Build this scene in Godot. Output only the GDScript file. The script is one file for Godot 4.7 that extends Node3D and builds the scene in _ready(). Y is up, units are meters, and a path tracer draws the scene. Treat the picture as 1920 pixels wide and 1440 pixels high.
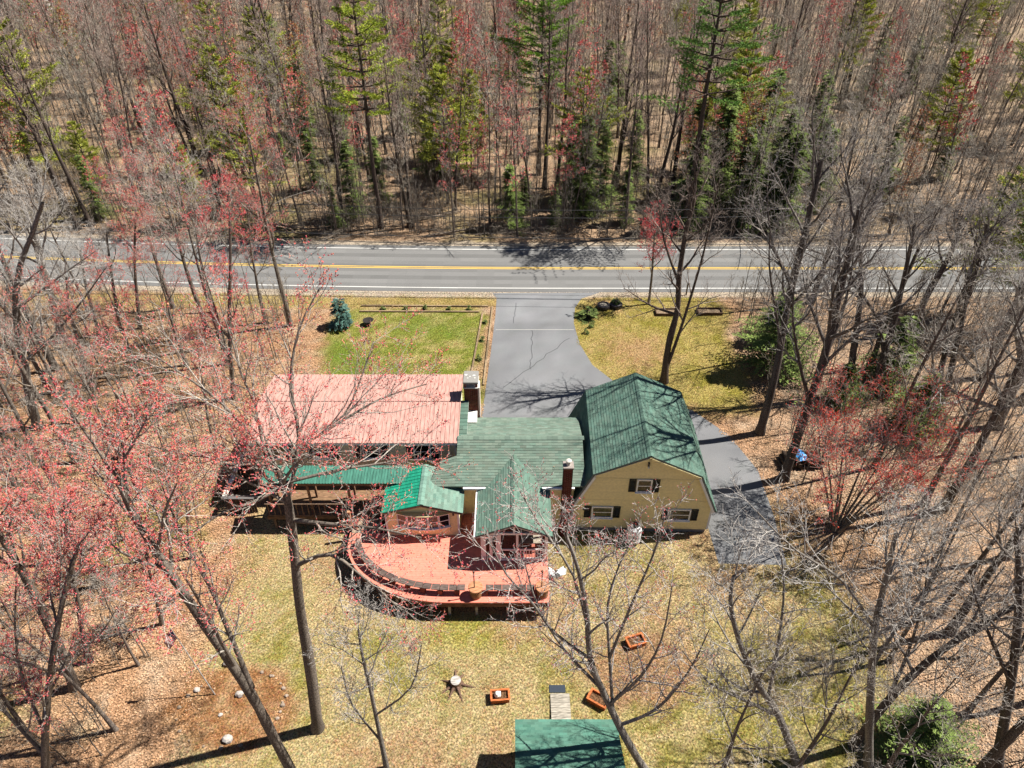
extends Node3D
# A house with a red metal roof, a gambrel garage and a curved deck in a spring wood, seen from the air.

# ---------------------------------------------------------------- mesh buffer
class Buf:
	var v := PackedVector3Array()
	var n := PackedVector3Array()
	var c := PackedColorArray()
	var ix := PackedInt32Array()

	func quad(a: Vector3, b: Vector3, d: Vector3, e: Vector3, col: Color) -> void:
		var nn := (d - a).cross(b - a)
		if nn.length_squared() < 1e-14:
			nn = (e - a).cross(d - a)
		nn = nn.normalized()
		var k := v.size()
		v.append(a); v.append(b); v.append(d); v.append(e)
		for i in 4:
			n.append(nn); c.append(col)
		ix.append(k); ix.append(k + 1); ix.append(k + 2); ix.append(k); ix.append(k + 2); ix.append(k + 3)

	func tri(a: Vector3, b: Vector3, d: Vector3, col: Color) -> void:
		var nn := (d - a).cross(b - a).normalized()
		var k := v.size()
		v.append(a); v.append(b); v.append(d)
		for i in 3:
			n.append(nn); c.append(col)
		ix.append(k); ix.append(k + 1); ix.append(k + 2)

	# box spanned by three edge vectors from corner o
	func obox(o: Vector3, x: Vector3, y: Vector3, z: Vector3, col: Color) -> void:
		if x.cross(y).dot(z) < 0.0:
			var t := x
			x = y; y = t
		quad(o, o + y, o + x + y, o + x, col)
		quad(o + z, o + x + z, o + x + y + z, o + y + z, col)
		quad(o, o + x, o + x + z, o + z, col)
		quad(o + y, o + y + z, o + x + y + z, o + x + y, col)
		quad(o, o + z, o + y + z, o + y, col)
		quad(o + x, o + x + y, o + x + y + z, o + x + z, col)

	func box(a: Vector3, b: Vector3, col: Color) -> void:
		var s := b - a
		obox(a, Vector3(s.x, 0, 0), Vector3(0, s.y, 0), Vector3(0, 0, s.z), col)

	# box with small chamfers on its upright and top edges
	func cbox(a: Vector3, b: Vector3, ch: float, col: Color) -> void:
		var p := [Vector2(a.x + ch, a.z), Vector2(b.x - ch, a.z), Vector2(b.x, a.z + ch), Vector2(b.x, b.z - ch), Vector2(b.x - ch, b.z), Vector2(a.x + ch, b.z), Vector2(a.x, b.z - ch), Vector2(a.x, a.z + ch)]
		var m := Vector2((a.x + b.x) * 0.5, (a.z + b.z) * 0.5)
		var top := []
		for q in p:
			var d: Vector2 = m - q
			top.append(q + Vector2(sign(d.x), sign(d.y)) * ch * 0.7)
		for i in 8:
			var j := (i + 1) % 8
			var q0: Vector2 = p[i]
			var q1: Vector2 = p[j]
			var t0: Vector2 = top[i]
			var t1: Vector2 = top[j]
			quad(Vector3(q0.x, a.y, q0.y), Vector3(q1.x, a.y, q1.y), Vector3(q1.x, b.y - ch, q1.y), Vector3(q0.x, b.y - ch, q0.y), col)
			quad(Vector3(q0.x, b.y - ch, q0.y), Vector3(q1.x, b.y - ch, q1.y), Vector3(t1.x, b.y, t1.y), Vector3(t0.x, b.y, t0.y), col)
			tri(Vector3(t0.x, b.y, t0.y), Vector3(t1.x, b.y, t1.y), Vector3(m.x, b.y, m.y), col)
			tri(Vector3(q1.x, a.y, q1.y), Vector3(q0.x, a.y, q0.y), Vector3(m.x, a.y, m.y), col)

	# round tube along points with a radius at each
	func tube(pts: PackedVector3Array, rad: PackedFloat32Array, sides: int, col: Color, vary := 0.0, cap := false) -> void:
		var m := pts.size()
		if m < 2:
			return
		var k := v.size()
		var ref := Vector3(0.31, 0.2, 0.93)
		for i in m:
			var d: Vector3
			if i == 0:
				d = pts[1] - pts[0]
			elif i == m - 1:
				d = pts[i] - pts[i - 1]
			else:
				d = pts[i + 1] - pts[i - 1]
			d = d.normalized()
			if absf(d.dot(ref)) > 0.94:
				ref = Vector3(0.9, 0.3, 0.2)
			var u := (ref - d * d.dot(ref)).normalized()
			var w := d.cross(u)
			ref = u
			var r := rad[i]
			for s in sides:
				var a := TAU * s / sides
				var nn := u * cos(a) + w * sin(a)
				v.append(pts[i] + nn * r)
				n.append(nn)
				if vary > 0.0:
					var g := 1.0 + vary * (fposmod(sin(float(i * 7 + s * 13) + pts[i].x * 37.0 + pts[i].y * 17.0) * 43.7, 1.0) - 0.5)
					c.append(Color(col.r * g, col.g * g, col.b * g))
				else:
					c.append(col)
		for i in m - 1:
			for s in sides:
				var s2 := (s + 1) % sides
				var a := k + i * sides + s
				var b := k + i * sides + s2
				ix.append(a); ix.append(a + sides); ix.append(b)
				ix.append(b); ix.append(a + sides); ix.append(b + sides)
		if cap:
			for e in 2:
				var q := 0 if e == 0 else m - 1
				var kk := v.size()
				var nn := (pts[0] - pts[1]).normalized() if e == 0 else (pts[m - 1] - pts[m - 2]).normalized()
				v.append(pts[q]); n.append(nn); c.append(col)
				for s in sides:
					v.append(v[k + q * sides + s]); n.append(nn); c.append(col)
				for s in sides:
					ix.append(kk)
					ix.append(kk + 1 + (s if e == 0 else (s + 1) % sides))
					ix.append(kk + 1 + ((s + 1) % sides if e == 0 else s))

	# turned shape: profile of (radius, height), about an upright axis
	func lathe(o: Vector3, prof: Array, sides: int, col: Color) -> void:
		for i in prof.size() - 1:
			var p: Vector2 = prof[i]
			var q: Vector2 = prof[i + 1]
			for s in sides:
				var a := TAU * s / sides
				var b := TAU * (s + 1) / sides
				quad(o + Vector3(cos(a) * p.x, p.y, sin(a) * p.x), o + Vector3(cos(a) * q.x, q.y, sin(a) * q.x), o + Vector3(cos(b) * q.x, q.y, sin(b) * q.x), o + Vector3(cos(b) * p.x, p.y, sin(b) * p.x), col)

	func prism(poly: PackedVector2Array, y0: float, y1: float, col: Color) -> void:
		var t := Geometry2D.triangulate_polygon(poly)
		for i in range(0, t.size(), 3):
			var a := poly[t[i]]
			var b := poly[t[i + 1]]
			var d := poly[t[i + 2]]
			if (b - a).cross(d - a) < 0.0:
				var q := b
				b = d; d = q
			tri(Vector3(a.x, y1, a.y), Vector3(b.x, y1, b.y), Vector3(d.x, y1, d.y), col)
			if y1 > y0:
				tri(Vector3(a.x, y0, a.y), Vector3(d.x, y0, d.y), Vector3(b.x, y0, b.y), col)
		if y1 > y0:
			for i in poly.size():
				var a := poly[i]
				var b := poly[(i + 1) % poly.size()]
				quad(Vector3(a.x, y0, a.y), Vector3(b.x, y0, b.y), Vector3(b.x, y1, b.y), Vector3(a.x, y1, a.y), col)

	func mesh(mat: Material, off := Vector3.ZERO) -> ArrayMesh:
		var arr := []
		arr.resize(Mesh.ARRAY_MAX)
		if off != Vector3.ZERO:
			for i in v.size():
				v[i] -= off
		arr[Mesh.ARRAY_VERTEX] = v
		arr[Mesh.ARRAY_NORMAL] = n
		arr[Mesh.ARRAY_COLOR] = c
		arr[Mesh.ARRAY_INDEX] = ix
		var m := ArrayMesh.new()
		m.add_surface_from_arrays(Mesh.PRIMITIVE_TRIANGLES, arr)
		m.surface_set_material(0, mat)
		return m

# ---------------------------------------------------------------- scene helpers
var used := {}
var M := {}
var lift := Vector3.ZERO   # the house stands on higher footings than the yard

func numbered(called: String) -> String:
	var k: int = used.get(called, 0)
	used[called] = k + 1
	return called if k == 0 else "%s_%03d" % [called, k]

func tag(o: Node, label: String, category: String, group := "", kind := "") -> void:
	if label: o.set_meta("label", label)
	if category: o.set_meta("category", category)
	if group: o.set_meta("group", group)
	if kind: o.set_meta("kind", kind)

func thing(called: String, label: String, category: String, at: Vector3, turn := 0.0, group := "") -> Node3D:
	var o := Node3D.new()
	o.name = numbered(called)
	add_child(o)
	o.position = at + lift
	o.rotation.y = turn
	tag(o, label, category, group)
	return o

# commits a buffer that was filled in world space (or in the parent's own space when local is true)
func obj(called: String, b: Buf, mat: Material, parent: Node3D, local := false) -> MeshInstance3D:
	var o := MeshInstance3D.new()
	var off := Vector3.ZERO
	if not local:
		off -= lift
	if parent != self and not local:
		var p: Node = parent
		while p != self:
			off += (p as Node3D).position
			p = p.get_parent()
	o.mesh = b.mesh(mat, off)
	o.name = called if parent != self else numbered(called)
	parent.add_child(o, true)
	return o

func struct(called: String, b: Buf, mat: Material) -> MeshInstance3D:
	var o := obj(called, b, mat, self)
	o.set_meta("kind", "structure")
	return o

func lin(r: float, g: float, b: float) -> Color:
	return Color(r, g, b)

func noise_tex(seed_: int, freq: float, lo: float, hi: float, size := 512, oct := 4, type := FastNoiseLite.TYPE_SIMPLEX_SMOOTH) -> ImageTexture:
	var f := FastNoiseLite.new()
	f.seed = seed_
	f.frequency = freq
	f.noise_type = type
	f.fractal_octaves = oct
	var src := f.get_seamless_image(size, size)
	src.convert(Image.FORMAT_L8)
	var dat := src.get_data()
	var out := PackedByteArray()
	out.resize(dat.size())
	var lut := PackedByteArray()
	lut.resize(256)
	for i in 256:
		lut[i] = int(clampf(lerpf(lo, hi, i / 255.0), 0.0, 1.0) * 255.0)
	for i in dat.size():
		out[i] = lut[dat[i]]
	var img := Image.create_from_data(size, size, false, Image.FORMAT_L8, out)
	img.convert(Image.FORMAT_RGB8)
	img.generate_mipmaps()
	return ImageTexture.create_from_image(img)

# a material that takes its colour from the vertices, with a fine grain over it
func vmat(rough: float, grain: Texture2D = null, gscale := 1.0, spec := 0.3, metal := 0.0) -> StandardMaterial3D:
	var m := StandardMaterial3D.new()
	m.vertex_color_use_as_albedo = true
	m.roughness = rough
	m.metallic_specular = spec
	m.metallic = metal
	m.cull_mode = BaseMaterial3D.CULL_DISABLED
	if grain:
		m.albedo_texture = grain
		m.uv1_triplanar = true
		m.uv1_world_triplanar = true
		m.uv1_scale = Vector3.ONE * gscale
	return m

func sc(c: Color, k: float) -> Color:
	return Color(c.r * k, c.g * k, c.b * k)

# ---------------------------------------------------------------- the scene
const SUN := Vector3(0.66, 1.0, -0.15)

func _ready() -> void:
	var cam := Camera3D.new()
	cam.name = "camera"
	cam.position = Vector3(0, 30, 0)
	cam.rotation_degrees = Vector3(-38, 0, 0)
	cam.fov = 56.74
	cam.near = 0.1
	cam.far = 900.0
	add_child(cam)
	cam.make_current()

	var env := Environment.new()
	env.background_mode = Environment.BG_SKY
	var sm := ProceduralSkyMaterial.new()
	sm.sky_top_color = Color(0.40, 0.54, 0.77)
	sm.sky_horizon_color = Color(0.72, 0.80, 0.90)
	sm.sky_curve = 0.12
	sm.ground_bottom_color = Color(0.30, 0.25, 0.20)
	sm.ground_horizon_color = Color(0.60, 0.62, 0.64)
	sm.sun_angle_max = 1.0
	sm.sky_energy_multiplier = 0.46
	var sky := Sky.new()
	sky.sky_material = sm
	env.sky = sky
	env.tonemap_mode = Environment.TONE_MAPPER_LINEAR
	env.tonemap_exposure = 2.3
	env.sdfgi_enabled = true
	env.ssao_enabled = true
	env.ssil_enabled = true
	var we := WorldEnvironment.new()
	we.name = "world_environment"
	we.environment = env
	add_child(we)

	var sun := DirectionalLight3D.new()
	sun.name = "sun"
	sun.light_energy = 1.55
	sun.light_color = Color(1.0, 0.975, 0.93)
	sun.light_angular_distance = 0.5
	sun.shadow_enabled = true
	add_child(sun)
	sun.look_at_from_position(SUN * 50.0, Vector3.ZERO, Vector3.UP)

	materials()
	build_ground()
	build_road()
	build_garage()
	lift = Vector3(0, 0.5, 0.45)
	build_wing()
	build_main_house()
	build_sunroom()
	build_screen_porch()
	build_covered_porch()
	build_deck()
	lift = Vector3.ZERO
	build_fence()
	build_shed()
	build_far_house()
	build_yard_things()
	build_wires()
	make_prototypes()
	build_hero_trees()
	build_evergreens()
	build_side_woods()
	build_far_woods()
	build_litter()

func materials() -> void:
	var fine := noise_tex(11, 0.05, 0.72, 1.1, 512, 4)
	var rough := noise_tex(5, 0.035, 0.35, 1.25, 1024, 5)
	var gravel := noise_tex(7, 0.12, 0.70, 1.12, 512, 3)
	M.ground = vmat(0.96, rough, 0.22, 0.1)
	M.asphalt = vmat(0.9, gravel, 0.55, 0.25)
	M.paint = vmat(0.75, fine, 0.8, 0.3)
	var speck := noise_tex(19, 0.2, 0.5, 1.28, 1024, 3)
	M.shingle = vmat(0.93, speck, 0.32, 0.2)
	var faint := noise_tex(15, 0.03, 0.93, 1.03, 512, 3)
	M.siding = vmat(0.6, faint, 0.35, 0.35)
	M.trim = vmat(0.5, faint, 0.5, 0.4)
	var streak := noise_tex(29, 0.02, 0.74, 1.1, 512, 5)
	M.metal = vmat(0.55, streak, 0.3, 0.35)
	M.metal.uv1_scale = Vector3(0.55, 0.3, 0.11)
	var grainy := noise_tex(31, 0.03, 0.62, 1.15, 512, 5)
	M.wood = vmat(0.85, grainy, 0.5, 0.2)
	M.wood.uv1_scale = Vector3(0.16, 0.5, 1.1)
	var worn := noise_tex(37, 0.025, 0.92, 1.04, 512, 5)
	M.decking = vmat(0.8, worn, 0.35, 0.2)
	M.brick = vmat(0.9, gravel, 1.5, 0.2)
	M.stone = vmat(0.9, gravel, 1.2, 0.2)
	M.plastic = vmat(0.45, null, 1.0, 0.5)
	M.cloth = vmat(0.9, fine, 2.0, 0.2)
	var furrow := noise_tex(23, 0.05, 0.25, 1.5, 512, 4)
	M.bark = vmat(0.95, furrow, 0.5, 0.1)
	M.bark.uv1_scale = Vector3(1.3, 0.28, 1.3)
	M.bud = vmat(0.8, null, 1.0, 0.2)
	M.needle = vmat(0.75, null, 1.0, 0.25)
	M.needle.backlight_enabled = true
	M.needle.backlight = Color(0.10, 0.13, 0.03)
	M.leaf = vmat(0.85, null, 1.0, 0.15)
	var g := StandardMaterial3D.new()
	g.albedo_color = Color(0.06, 0.07, 0.09)
	g.roughness = 0.08
	g.metallic_specular = 0.6
	M.glass = g

# near edge line of the road, which bends away to one side
func road_z(x: float) -> float:
	var q := minf(0.0, x - 5.0)
	return -51.25 - 0.00083 * q * q

var n1 := FastNoiseLite.new()
var n2 := FastNoiseLite.new()
var n3 := FastNoiseLite.new()

func setup_noise() -> void:
	n1.seed = 3; n1.frequency = 0.09; n1.fractal_octaves = 3
	n2.seed = 8; n2.frequency = 0.45; n2.fractal_octaves = 3
	n3.seed = 21; n3.frequency = 1.1; n3.fractal_octaves = 2

func box_w(x: float, z: float, x0: float, x1: float, z0: float, z1: float, soft: float) -> float:
	var d := minf(minf(x - x0, x1 - x), minf(z - z0, z1 - z))
	return smoothstep(-soft, soft, d)

# share of front lawn, side yard and back yard at a spot
func yard_weights(x: float, z: float) -> Vector3:
	var wob := n1.get_noise_2d(x * 2.0, z * 2.0) * 1.6 + n2.get_noise_2d(x, z) * 0.8
	var front := box_w(x + wob * 0.6, z, -13.5, -2.2, -48.15, -33.0, 0.6)
	var side := box_w(x + wob, z + wob * 0.4, 3.0, 16.5, -50.6, -35.0, 0.9)
	var back := box_w(x + wob, z + wob * 0.7, -14.0, 16.0 + (z + 24.0) * 0.25, -27.0, -6.0, 1.2)
	# verge along the road
	var verge := box_w(x, z + wob * 0.3, -60.0, -1.0, -50.6, -48.3, 0.5)
	return Vector3(front, maxf(side, verge * 0.8), back)

func ground_colour(x: float, z: float) -> Color:
	var a := n1.get_noise_2d(x, z)
	var b := n2.get_noise_2d(x, z)
	var d := n3.get_noise_2d(x, z)
	# leaf litter: tan, orange brown, pale, dark humus
	var litter := lin(0.38, 0.235, 0.14)
	litter = litter.lerp(lin(0.41, 0.215, 0.115), clampf(a * 1.6 + 0.15, 0.0, 1.0) * 0.6)
	litter = litter.lerp(lin(0.46, 0.35, 0.25), clampf(b * 1.8, 0.0, 1.0) * 0.8)
	litter = litter.lerp(lin(0.13, 0.085, 0.05), clampf(-d * 1.8 - 0.15, 0.0, 1.0) * 0.7)
	if z < -59.0:
		litter = litter.lerp(lin(0.45, 0.325, 0.22), 0.65)
		litter = litter.lerp(lin(0.20, 0.195, 0.07), clampf(n1.get_noise_2d(x * 0.8 - 60.0, z * 0.8) * 2.6 - 0.15, 0.0, 1.0) * 0.7)
		litter = litter.lerp(lin(0.15, 0.10, 0.065), clampf(n2.get_noise_2d(x * 0.6, z * 1.3) * 2.0 - 0.25, 0.0, 1.0) * 0.6)
	# mossy glade in the wood beside the house
	var moss := smoothstep(0.15, 0.5, n1.get_noise_2d(x + 90.0, z - 30.0) + 0.15 * b)
	if x < -14.0 and z > -30.0:
		litter = litter.lerp(lin(0.20, 0.18, 0.035), moss * 0.8)
	# under the dense wood the leaves have bleached to grey-brown
	litter = litter.lerp(lin(0.40, 0.305, 0.225), smoothstep(13.0, 22.0, x + a * 6.0) * 0.65)
	var w := yard_weights(x, z)
	var gf := lin(0.205, 0.225, 0.045).lerp(lin(0.36, 0.30, 0.12), clampf(b * 2.0 + d * 1.4 + 0.30 - (x + 8.0) * 0.035, 0.0, 1.0))
	gf = gf.lerp(lin(0.13, 0.20, 0.03), clampf(a * 1.5 + d * 0.8, 0.0, 1.0) * 0.8)
	var gs := lin(0.36, 0.285, 0.10).lerp(lin(0.25, 0.215, 0.045), clampf(b * 1.6 + 0.2, 0.0, 1.0))
	gs = gs.lerp(lin(0.40, 0.25, 0.14), clampf(a * 2.0 + d * 0.8 - 0.15, 0.0, 1.0) * 0.8)
	var gb := lin(0.41, 0.325, 0.165).lerp(lin(0.27, 0.235, 0.065), clampf(b * 1.9 + a * 1.9 + 0.05 + (x - 3.0) * 0.035, 0.0, 1.0))
	gb = gb.lerp(lin(0.28, 0.27, 0.03), smoothstep(1.6, 0.2, absf(z + 19.3 + a)) * smoothstep(3.5, 2.0, absf(x + 1.5)) * 0.7)
	gb = gb.lerp(lin(0.37, 0.235, 0.135), clampf(d * 1.0 - a * 2.2 + b * 0.9 - 0.18, 0.0, 1.0) * 0.8)
	gb = gb.lerp(lin(0.50, 0.41, 0.24), clampf(n3.get_noise_2d(x * 1.7 + 40.0, z * 1.7) * 1.8, 0.0, 1.0) * 0.6)
	var out := litter.lerp(gf, w.x).lerp(gs, w.y).lerp(gb, w.z)
	# bare earth of the round flower bed
	var r := Vector2((x + 12.0) / 2.7, (z + 15.6) / 1.9).length() + b * 0.25
	out = out.lerp(lin(0.31, 0.155, 0.07).lerp(lin(0.38, 0.25, 0.14), clampf(d + 0.3, 0.0, 1.0)), smoothstep(1.15, 0.9, r))
	# bare earth patches among the trees behind the shed
	var r2 := Vector2((x - 6.0) / 2.6, (z + 17.3) / 2.0).length() + b * 0.5
	out = out.lerp(lin(0.33, 0.19, 0.11), smoothstep(1.2, 0.7, r2) * 0.75)
	# sandy road shoulder
	var zn := road_z(x)
	var s := smoothstep(0.35, 0.0, absf(z - (zn + 0.85)) - 0.45 + b * 0.25) + smoothstep(0.35, 0.0, absf(z - (zn - 7.7)) - 0.4 + b * 0.3)
	out = out.lerp(lin(0.44, 0.37, 0.29), clampf(s, 0.0, 1.0))
	return sc(out, 1.0 + d * 0.16)

func ground_height(x: float, z: float) -> float:
	var flat := box_w(x, z, -22.0, 22.0, -61.0, 20.0, 4.0)
	var road := smoothstep(2.0, 6.0, absf(z + 55.0) - 3.0)
	return (n1.get_noise_2d(x * 1.3, z * 1.3) * 0.35 + n2.get_noise_2d(x, z) * 0.06) * (1.0 - flat) * road - 0.0

func axis(lo: float, hi: float, a: float, b: float, fine: float, coarse: float) -> PackedFloat32Array:
	var p := PackedFloat32Array()
	var t := lo
	while t < hi:
		p.append(t)
		t += fine if (t >= a and t < b) else coarse
	p.append(hi)
	return p

func build_ground() -> void:
	setup_noise()
	var xs := axis(-190.0, 190.0, -48.0, 48.0, 0.36, 1.6)
	var zs := axis(-260.0, 24.0, -72.0, -8.0, 0.36, 1.2)
	var b := Buf.new()
	var nx := xs.size()
	for z in zs:
		for x in xs:
			b.v.append(Vector3(x, ground_height(x, z), z))
			b.n.append(Vector3.UP)
			b.c.append(ground_colour(x, z))
	for j in zs.size() - 1:
		for i in nx - 1:
			var k := j * nx + i
			b.ix.append(k); b.ix.append(k + 1); b.ix.append(k + nx)
			b.ix.append(k + 1); b.ix.append(k + nx + 1); b.ix.append(k + nx)
	var g := struct("ground", b, M.ground)
	tag(g, "leaf-strewn woodland floor and patchy spring lawns", "ground")

func strip(b: Buf, o0: float, o1: float, x0: float, x1: float, y: float, col: Color, step := 1.5, vary := 0.0) -> void:
	var x := x0
	while x < x1 - 0.001:
		var xe := minf(x + step, x1)
		var c := sc(col, 1.0 + vary * n1.get_noise_2d(x * 3.0, o0 * 40.0))
		b.quad(Vector3(x, y, road_z(x) + o0), Vector3(x, y, road_z(x) + o1), Vector3(xe, y, road_z(xe) + o1), Vector3(xe, y, road_z(xe) + o0), c)
		x = xe

func build_road() -> void:
	var r := Buf.new()
	# lanes in lengthwise bands: worn wheel tracks are paler than the oil line between them
	var k := 0
	var o := 0.62
	var tones := [0.16, 0.17, 0.19, 0.15, 0.19, 0.17, 0.145, 0.17, 0.19, 0.15, 0.185, 0.17, 0.155]
	while o > -7.5:
		var t: float = tones[k % tones.size()]
		strip(r, o, maxf(o - 0.65, -7.5), -150.0, 150.0, 0.014, lin(t, t, t * 1.0), 1.5, 0.12)
		o -= 0.65
		k += 1
	var road := struct("road", r, M.asphalt)
	tag(road, "grey two-lane asphalt road running past the house", "road")
	for w in [0.0, -6.85]:
		var p := Buf.new()
		strip(p, w + 0.06, w - 0.06, -150.0, 150.0, 0.019, lin(0.60, 0.60, 0.585), 1.5, 0.25)
		obj("edge_line", p, M.paint, road)
	for w in [-3.27, -3.52]:
		var p := Buf.new()
		strip(p, w + 0.06, w - 0.06, -150.0, 150.0, 0.019, lin(0.66, 0.44, 0.09), 1.5, 0.25)
		obj("centre_line", p, M.paint, road)

	# driveway, drawn as a fan of strips with uneven tone
	var edge := PackedVector2Array()
	for q in [[-1.6, -50.5], [-1.25, -49.6], [-1.3, -47.0], [-1.55, -42.0], [-1.95, -35.0], [-2.1, -30.6], [3.4, -30.6], [3.6, -32.4], [10.6, -32.6], [10.7, -23.3], [14.2, -23.2], [14.5, -26.5], [14.6, -30.0], [13.6, -33.2], [11.8, -35.6], [9.0, -36.9], [7.0, -38.7], [5.7, -40.6], [5.0, -43.2], [4.75, -46.0], [5.0, -48.2], [5.6, -49.6], [7.2, -50.6]]:
		edge.append(Vector2(q[0], q[1]))
	var d := Buf.new()
	var cell := 0.7
	var z := -50.7
	while z < -23.0:
		var x := -3.0
		while x < 15.5:
			var sq := PackedVector2Array([Vector2(x, z), Vector2(x + cell, z), Vector2(x + cell, z + cell), Vector2(x, z + cell)])
			for piece in Geometry2D.intersect_polygons(edge, sq):
				d.prism(piece, 0.009, 0.009, lin(0.182, 0.187, 0.198))
			x += cell
		z += cell
	for i in d.v.size():
		var p := d.v[i]
		var t := 1.0 + 0.24 * n1.get_noise_2d(p.x * 1.5, p.z * 1.5) + 0.18 * n2.get_noise_2d(p.x, p.z)
		if p.z < -46.0:
			t *= 1.12
		d.c[i] = sc(d.c[i], t)
	var drive := struct("driveway", d, M.asphalt)
	tag(drive, "grey asphalt driveway flaring out to the road", "driveway")
	# pale joint and tar-filled cracks
	var j := Buf.new()
	j.box(Vector3(-1.25, 0.009, -45.13), Vector3(4.7, 0.014, -45.05), lin(0.34, 0.34, 0.33))
	obj("pavement_joint", j, M.asphalt, drive)
	var rng := RandomNumberGenerator.new()
	rng.seed = 4
	for q in [[Vector2(-0.6, -38.0), Vector2(4.3, -44.0)], [Vector2(0.1, -46.0), Vector2(0.3, -49.0)], [Vector2(1.5, -45.0), Vector2(1.3, -40.0)], [Vector2(10.9, -26.6), Vector2(14.4, -27.6)]]:
		var cr := Buf.new()
		var a: Vector2 = q[0]
		var e: Vector2 = q[1]
		var prev := a
		for s in range(1, 15):
			var nx := a.lerp(e, s / 14.0) + Vector2(rng.randf_range(-0.09, 0.09), rng.randf_range(-0.09, 0.09))
			var dir := (nx - prev).normalized()
			var w := Vector2(-dir.y, dir.x) * 0.018
			cr.quad(Vector3(prev.x - w.x, 0.014, prev.y - w.y), Vector3(prev.x + w.x, 0.014, prev.y + w.y), Vector3(nx.x + w.x, 0.014, nx.y + w.y), Vector3(nx.x - w.x, 0.014, nx.y - w.y), lin(0.05, 0.05, 0.055))
			prev = nx
		obj("tar_crack", cr, M.asphalt, drive)

# ---------------------------------------------------------------- building helpers
const CREAM := Color(0.88, 0.75, 0.40)
const WHITE := Color(0.80, 0.80, 0.80)
const GREEN := Color(0.115, 0.195, 0.16)
const DECKRED := Color(0.60, 0.205, 0.15)

var rs := RandomNumberGenerator.new()

# a slope laid with overlapping courses of tabs; a, b along the eave, d, e along the top (d above b, e above a)
func shingles(b: Buf, a: Vector3, bb: Vector3, d: Vector3, e: Vector3, col: Color, course := 0.15, tab := 0.32) -> void:
	var nrm := (bb - a).cross(e - a).normalized()
	if nrm.y < 0.0:
		nrm = -nrm
	var rows := int(ceil(((e + d) * 0.5 - (a + bb) * 0.5).length() / course))
	for r in rows:
		var t0 := float(r) / rows
		var t1 := float(r + 1) / rows
		var l0 := a.lerp(e, t0)
		var r0 := bb.lerp(d, t0)
		var l1 := a.lerp(e, t1)
		var r1 := bb.lerp(d, t1)
		var cnt := int(maxf(1.0, round((r0 - l0).length() / tab)))
		var sh := 0.5 if r % 2 else 0.0
		var rowk := rs.randf_range(0.9, 1.06)
		for i in cnt + 1:
			var s0 := clampf((i - sh) / cnt, 0.0, 1.0)
			var s1 := clampf((i + 1 - sh) / cnt, 0.0, 1.0)
			if s1 - s0 < 1e-4:
				continue
			var k := rowk * rs.randf_range(0.80, 1.16)
			var cc := Color(col.r * k * rs.randf_range(0.93, 1.1), col.g * k, col.b * k)
			var lift := nrm * rs.randf_range(0.015, 0.026)
			var p0 := l0.lerp(r0, s0) + lift
			var p1 := l0.lerp(r0, s1) + lift
			b.quad(p0, p1, l1.lerp(r1, s1) + nrm * 0.003, l1.lerp(r1, s0) + nrm * 0.003, cc)
			b.quad(p0, l0.lerp(r0, s0), l0.lerp(r0, s1), p1, cc)

# the solid board under a slope
func slab(b: Buf, a: Vector3, bb: Vector3, d: Vector3, e: Vector3, th: float, col: Color) -> void:
	var nrm := (bb - a).cross(e - a).normalized()
	if nrm.y < 0.0:
		nrm = -nrm
	var dn := -nrm * th
	b.quad(a, bb, d, e, col)
	b.quad(a + dn, e + dn, d + dn, bb + dn, col)
	b.quad(a, a + dn, bb + dn, bb, col)
	b.quad(bb, bb + dn, d + dn, d, col)
	b.quad(d, d + dn, e + dn, e, col)
	b.quad(e, e + dn, a + dn, a, col)

# ribbed metal slope
func metal_slope(b: Buf, a: Vector3, bb: Vector3, d: Vector3, e: Vector3, col: Color, rib := 0.23) -> void:
	var nrm := (bb - a).cross(e - a).normalized()
	if nrm.y < 0.0:
		nrm = -nrm
	slab(b, a, bb, d, e, 0.03, col)
	var cnt := int(round((bb - a).length() / rib))
	for i in cnt + 1:
		var t := float(i) / cnt
		var w := (bb - a).normalized() * 0.028
		var p := a.lerp(bb, t) + nrm * 0.003
		var q := e.lerp(d, t) + nrm * 0.003
		var up := nrm * 0.028
		b.quad(p - w, p - w * 0.5 + up, q - w * 0.5 + up, q - w, col)
		b.quad(p - w * 0.5 + up, p + w * 0.5 + up, q + w * 0.5 + up, q - w * 0.5 + up, col)
		b.quad(p + w * 0.5 + up, p + w, q + w, q + w * 0.5 + up, col)

# a wall of lapped boards from a convex outline (x along u, y up)
func lap_wall(b: Buf, o: Vector3, u: Vector3, outline: Array, out: Vector3, col: Color, course := 0.155) -> void:
	var y0 := 1e9
	var y1 := -1e9
	for p in outline:
		y0 = minf(y0, p.y); y1 = maxf(y1, p.y)
	var y := y0
	while y < y1 - 0.004:
		var ye := minf(y + course, y1)
		var s0 := span(outline, y + 0.0005)
		var s1 := span(outline, ye - 0.0005)
		var k := rs.randf_range(0.96, 1.03)
		var c := sc(col, k)
		var lift := out * 0.016
		b.quad(o + u * s0.x + Vector3(0, y, 0) + lift, o + u * s0.y + Vector3(0, y, 0) + lift, o + u * s1.y + Vector3(0, ye, 0), o + u * s1.x + Vector3(0, ye, 0), c)
		b.quad(o + u * s0.x + Vector3(0, y, 0), o + u * s0.y + Vector3(0, y, 0), o + u * s0.y + Vector3(0, y, 0) + lift, o + u * s0.x + Vector3(0, y, 0) + lift, c)
		y = ye

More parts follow.
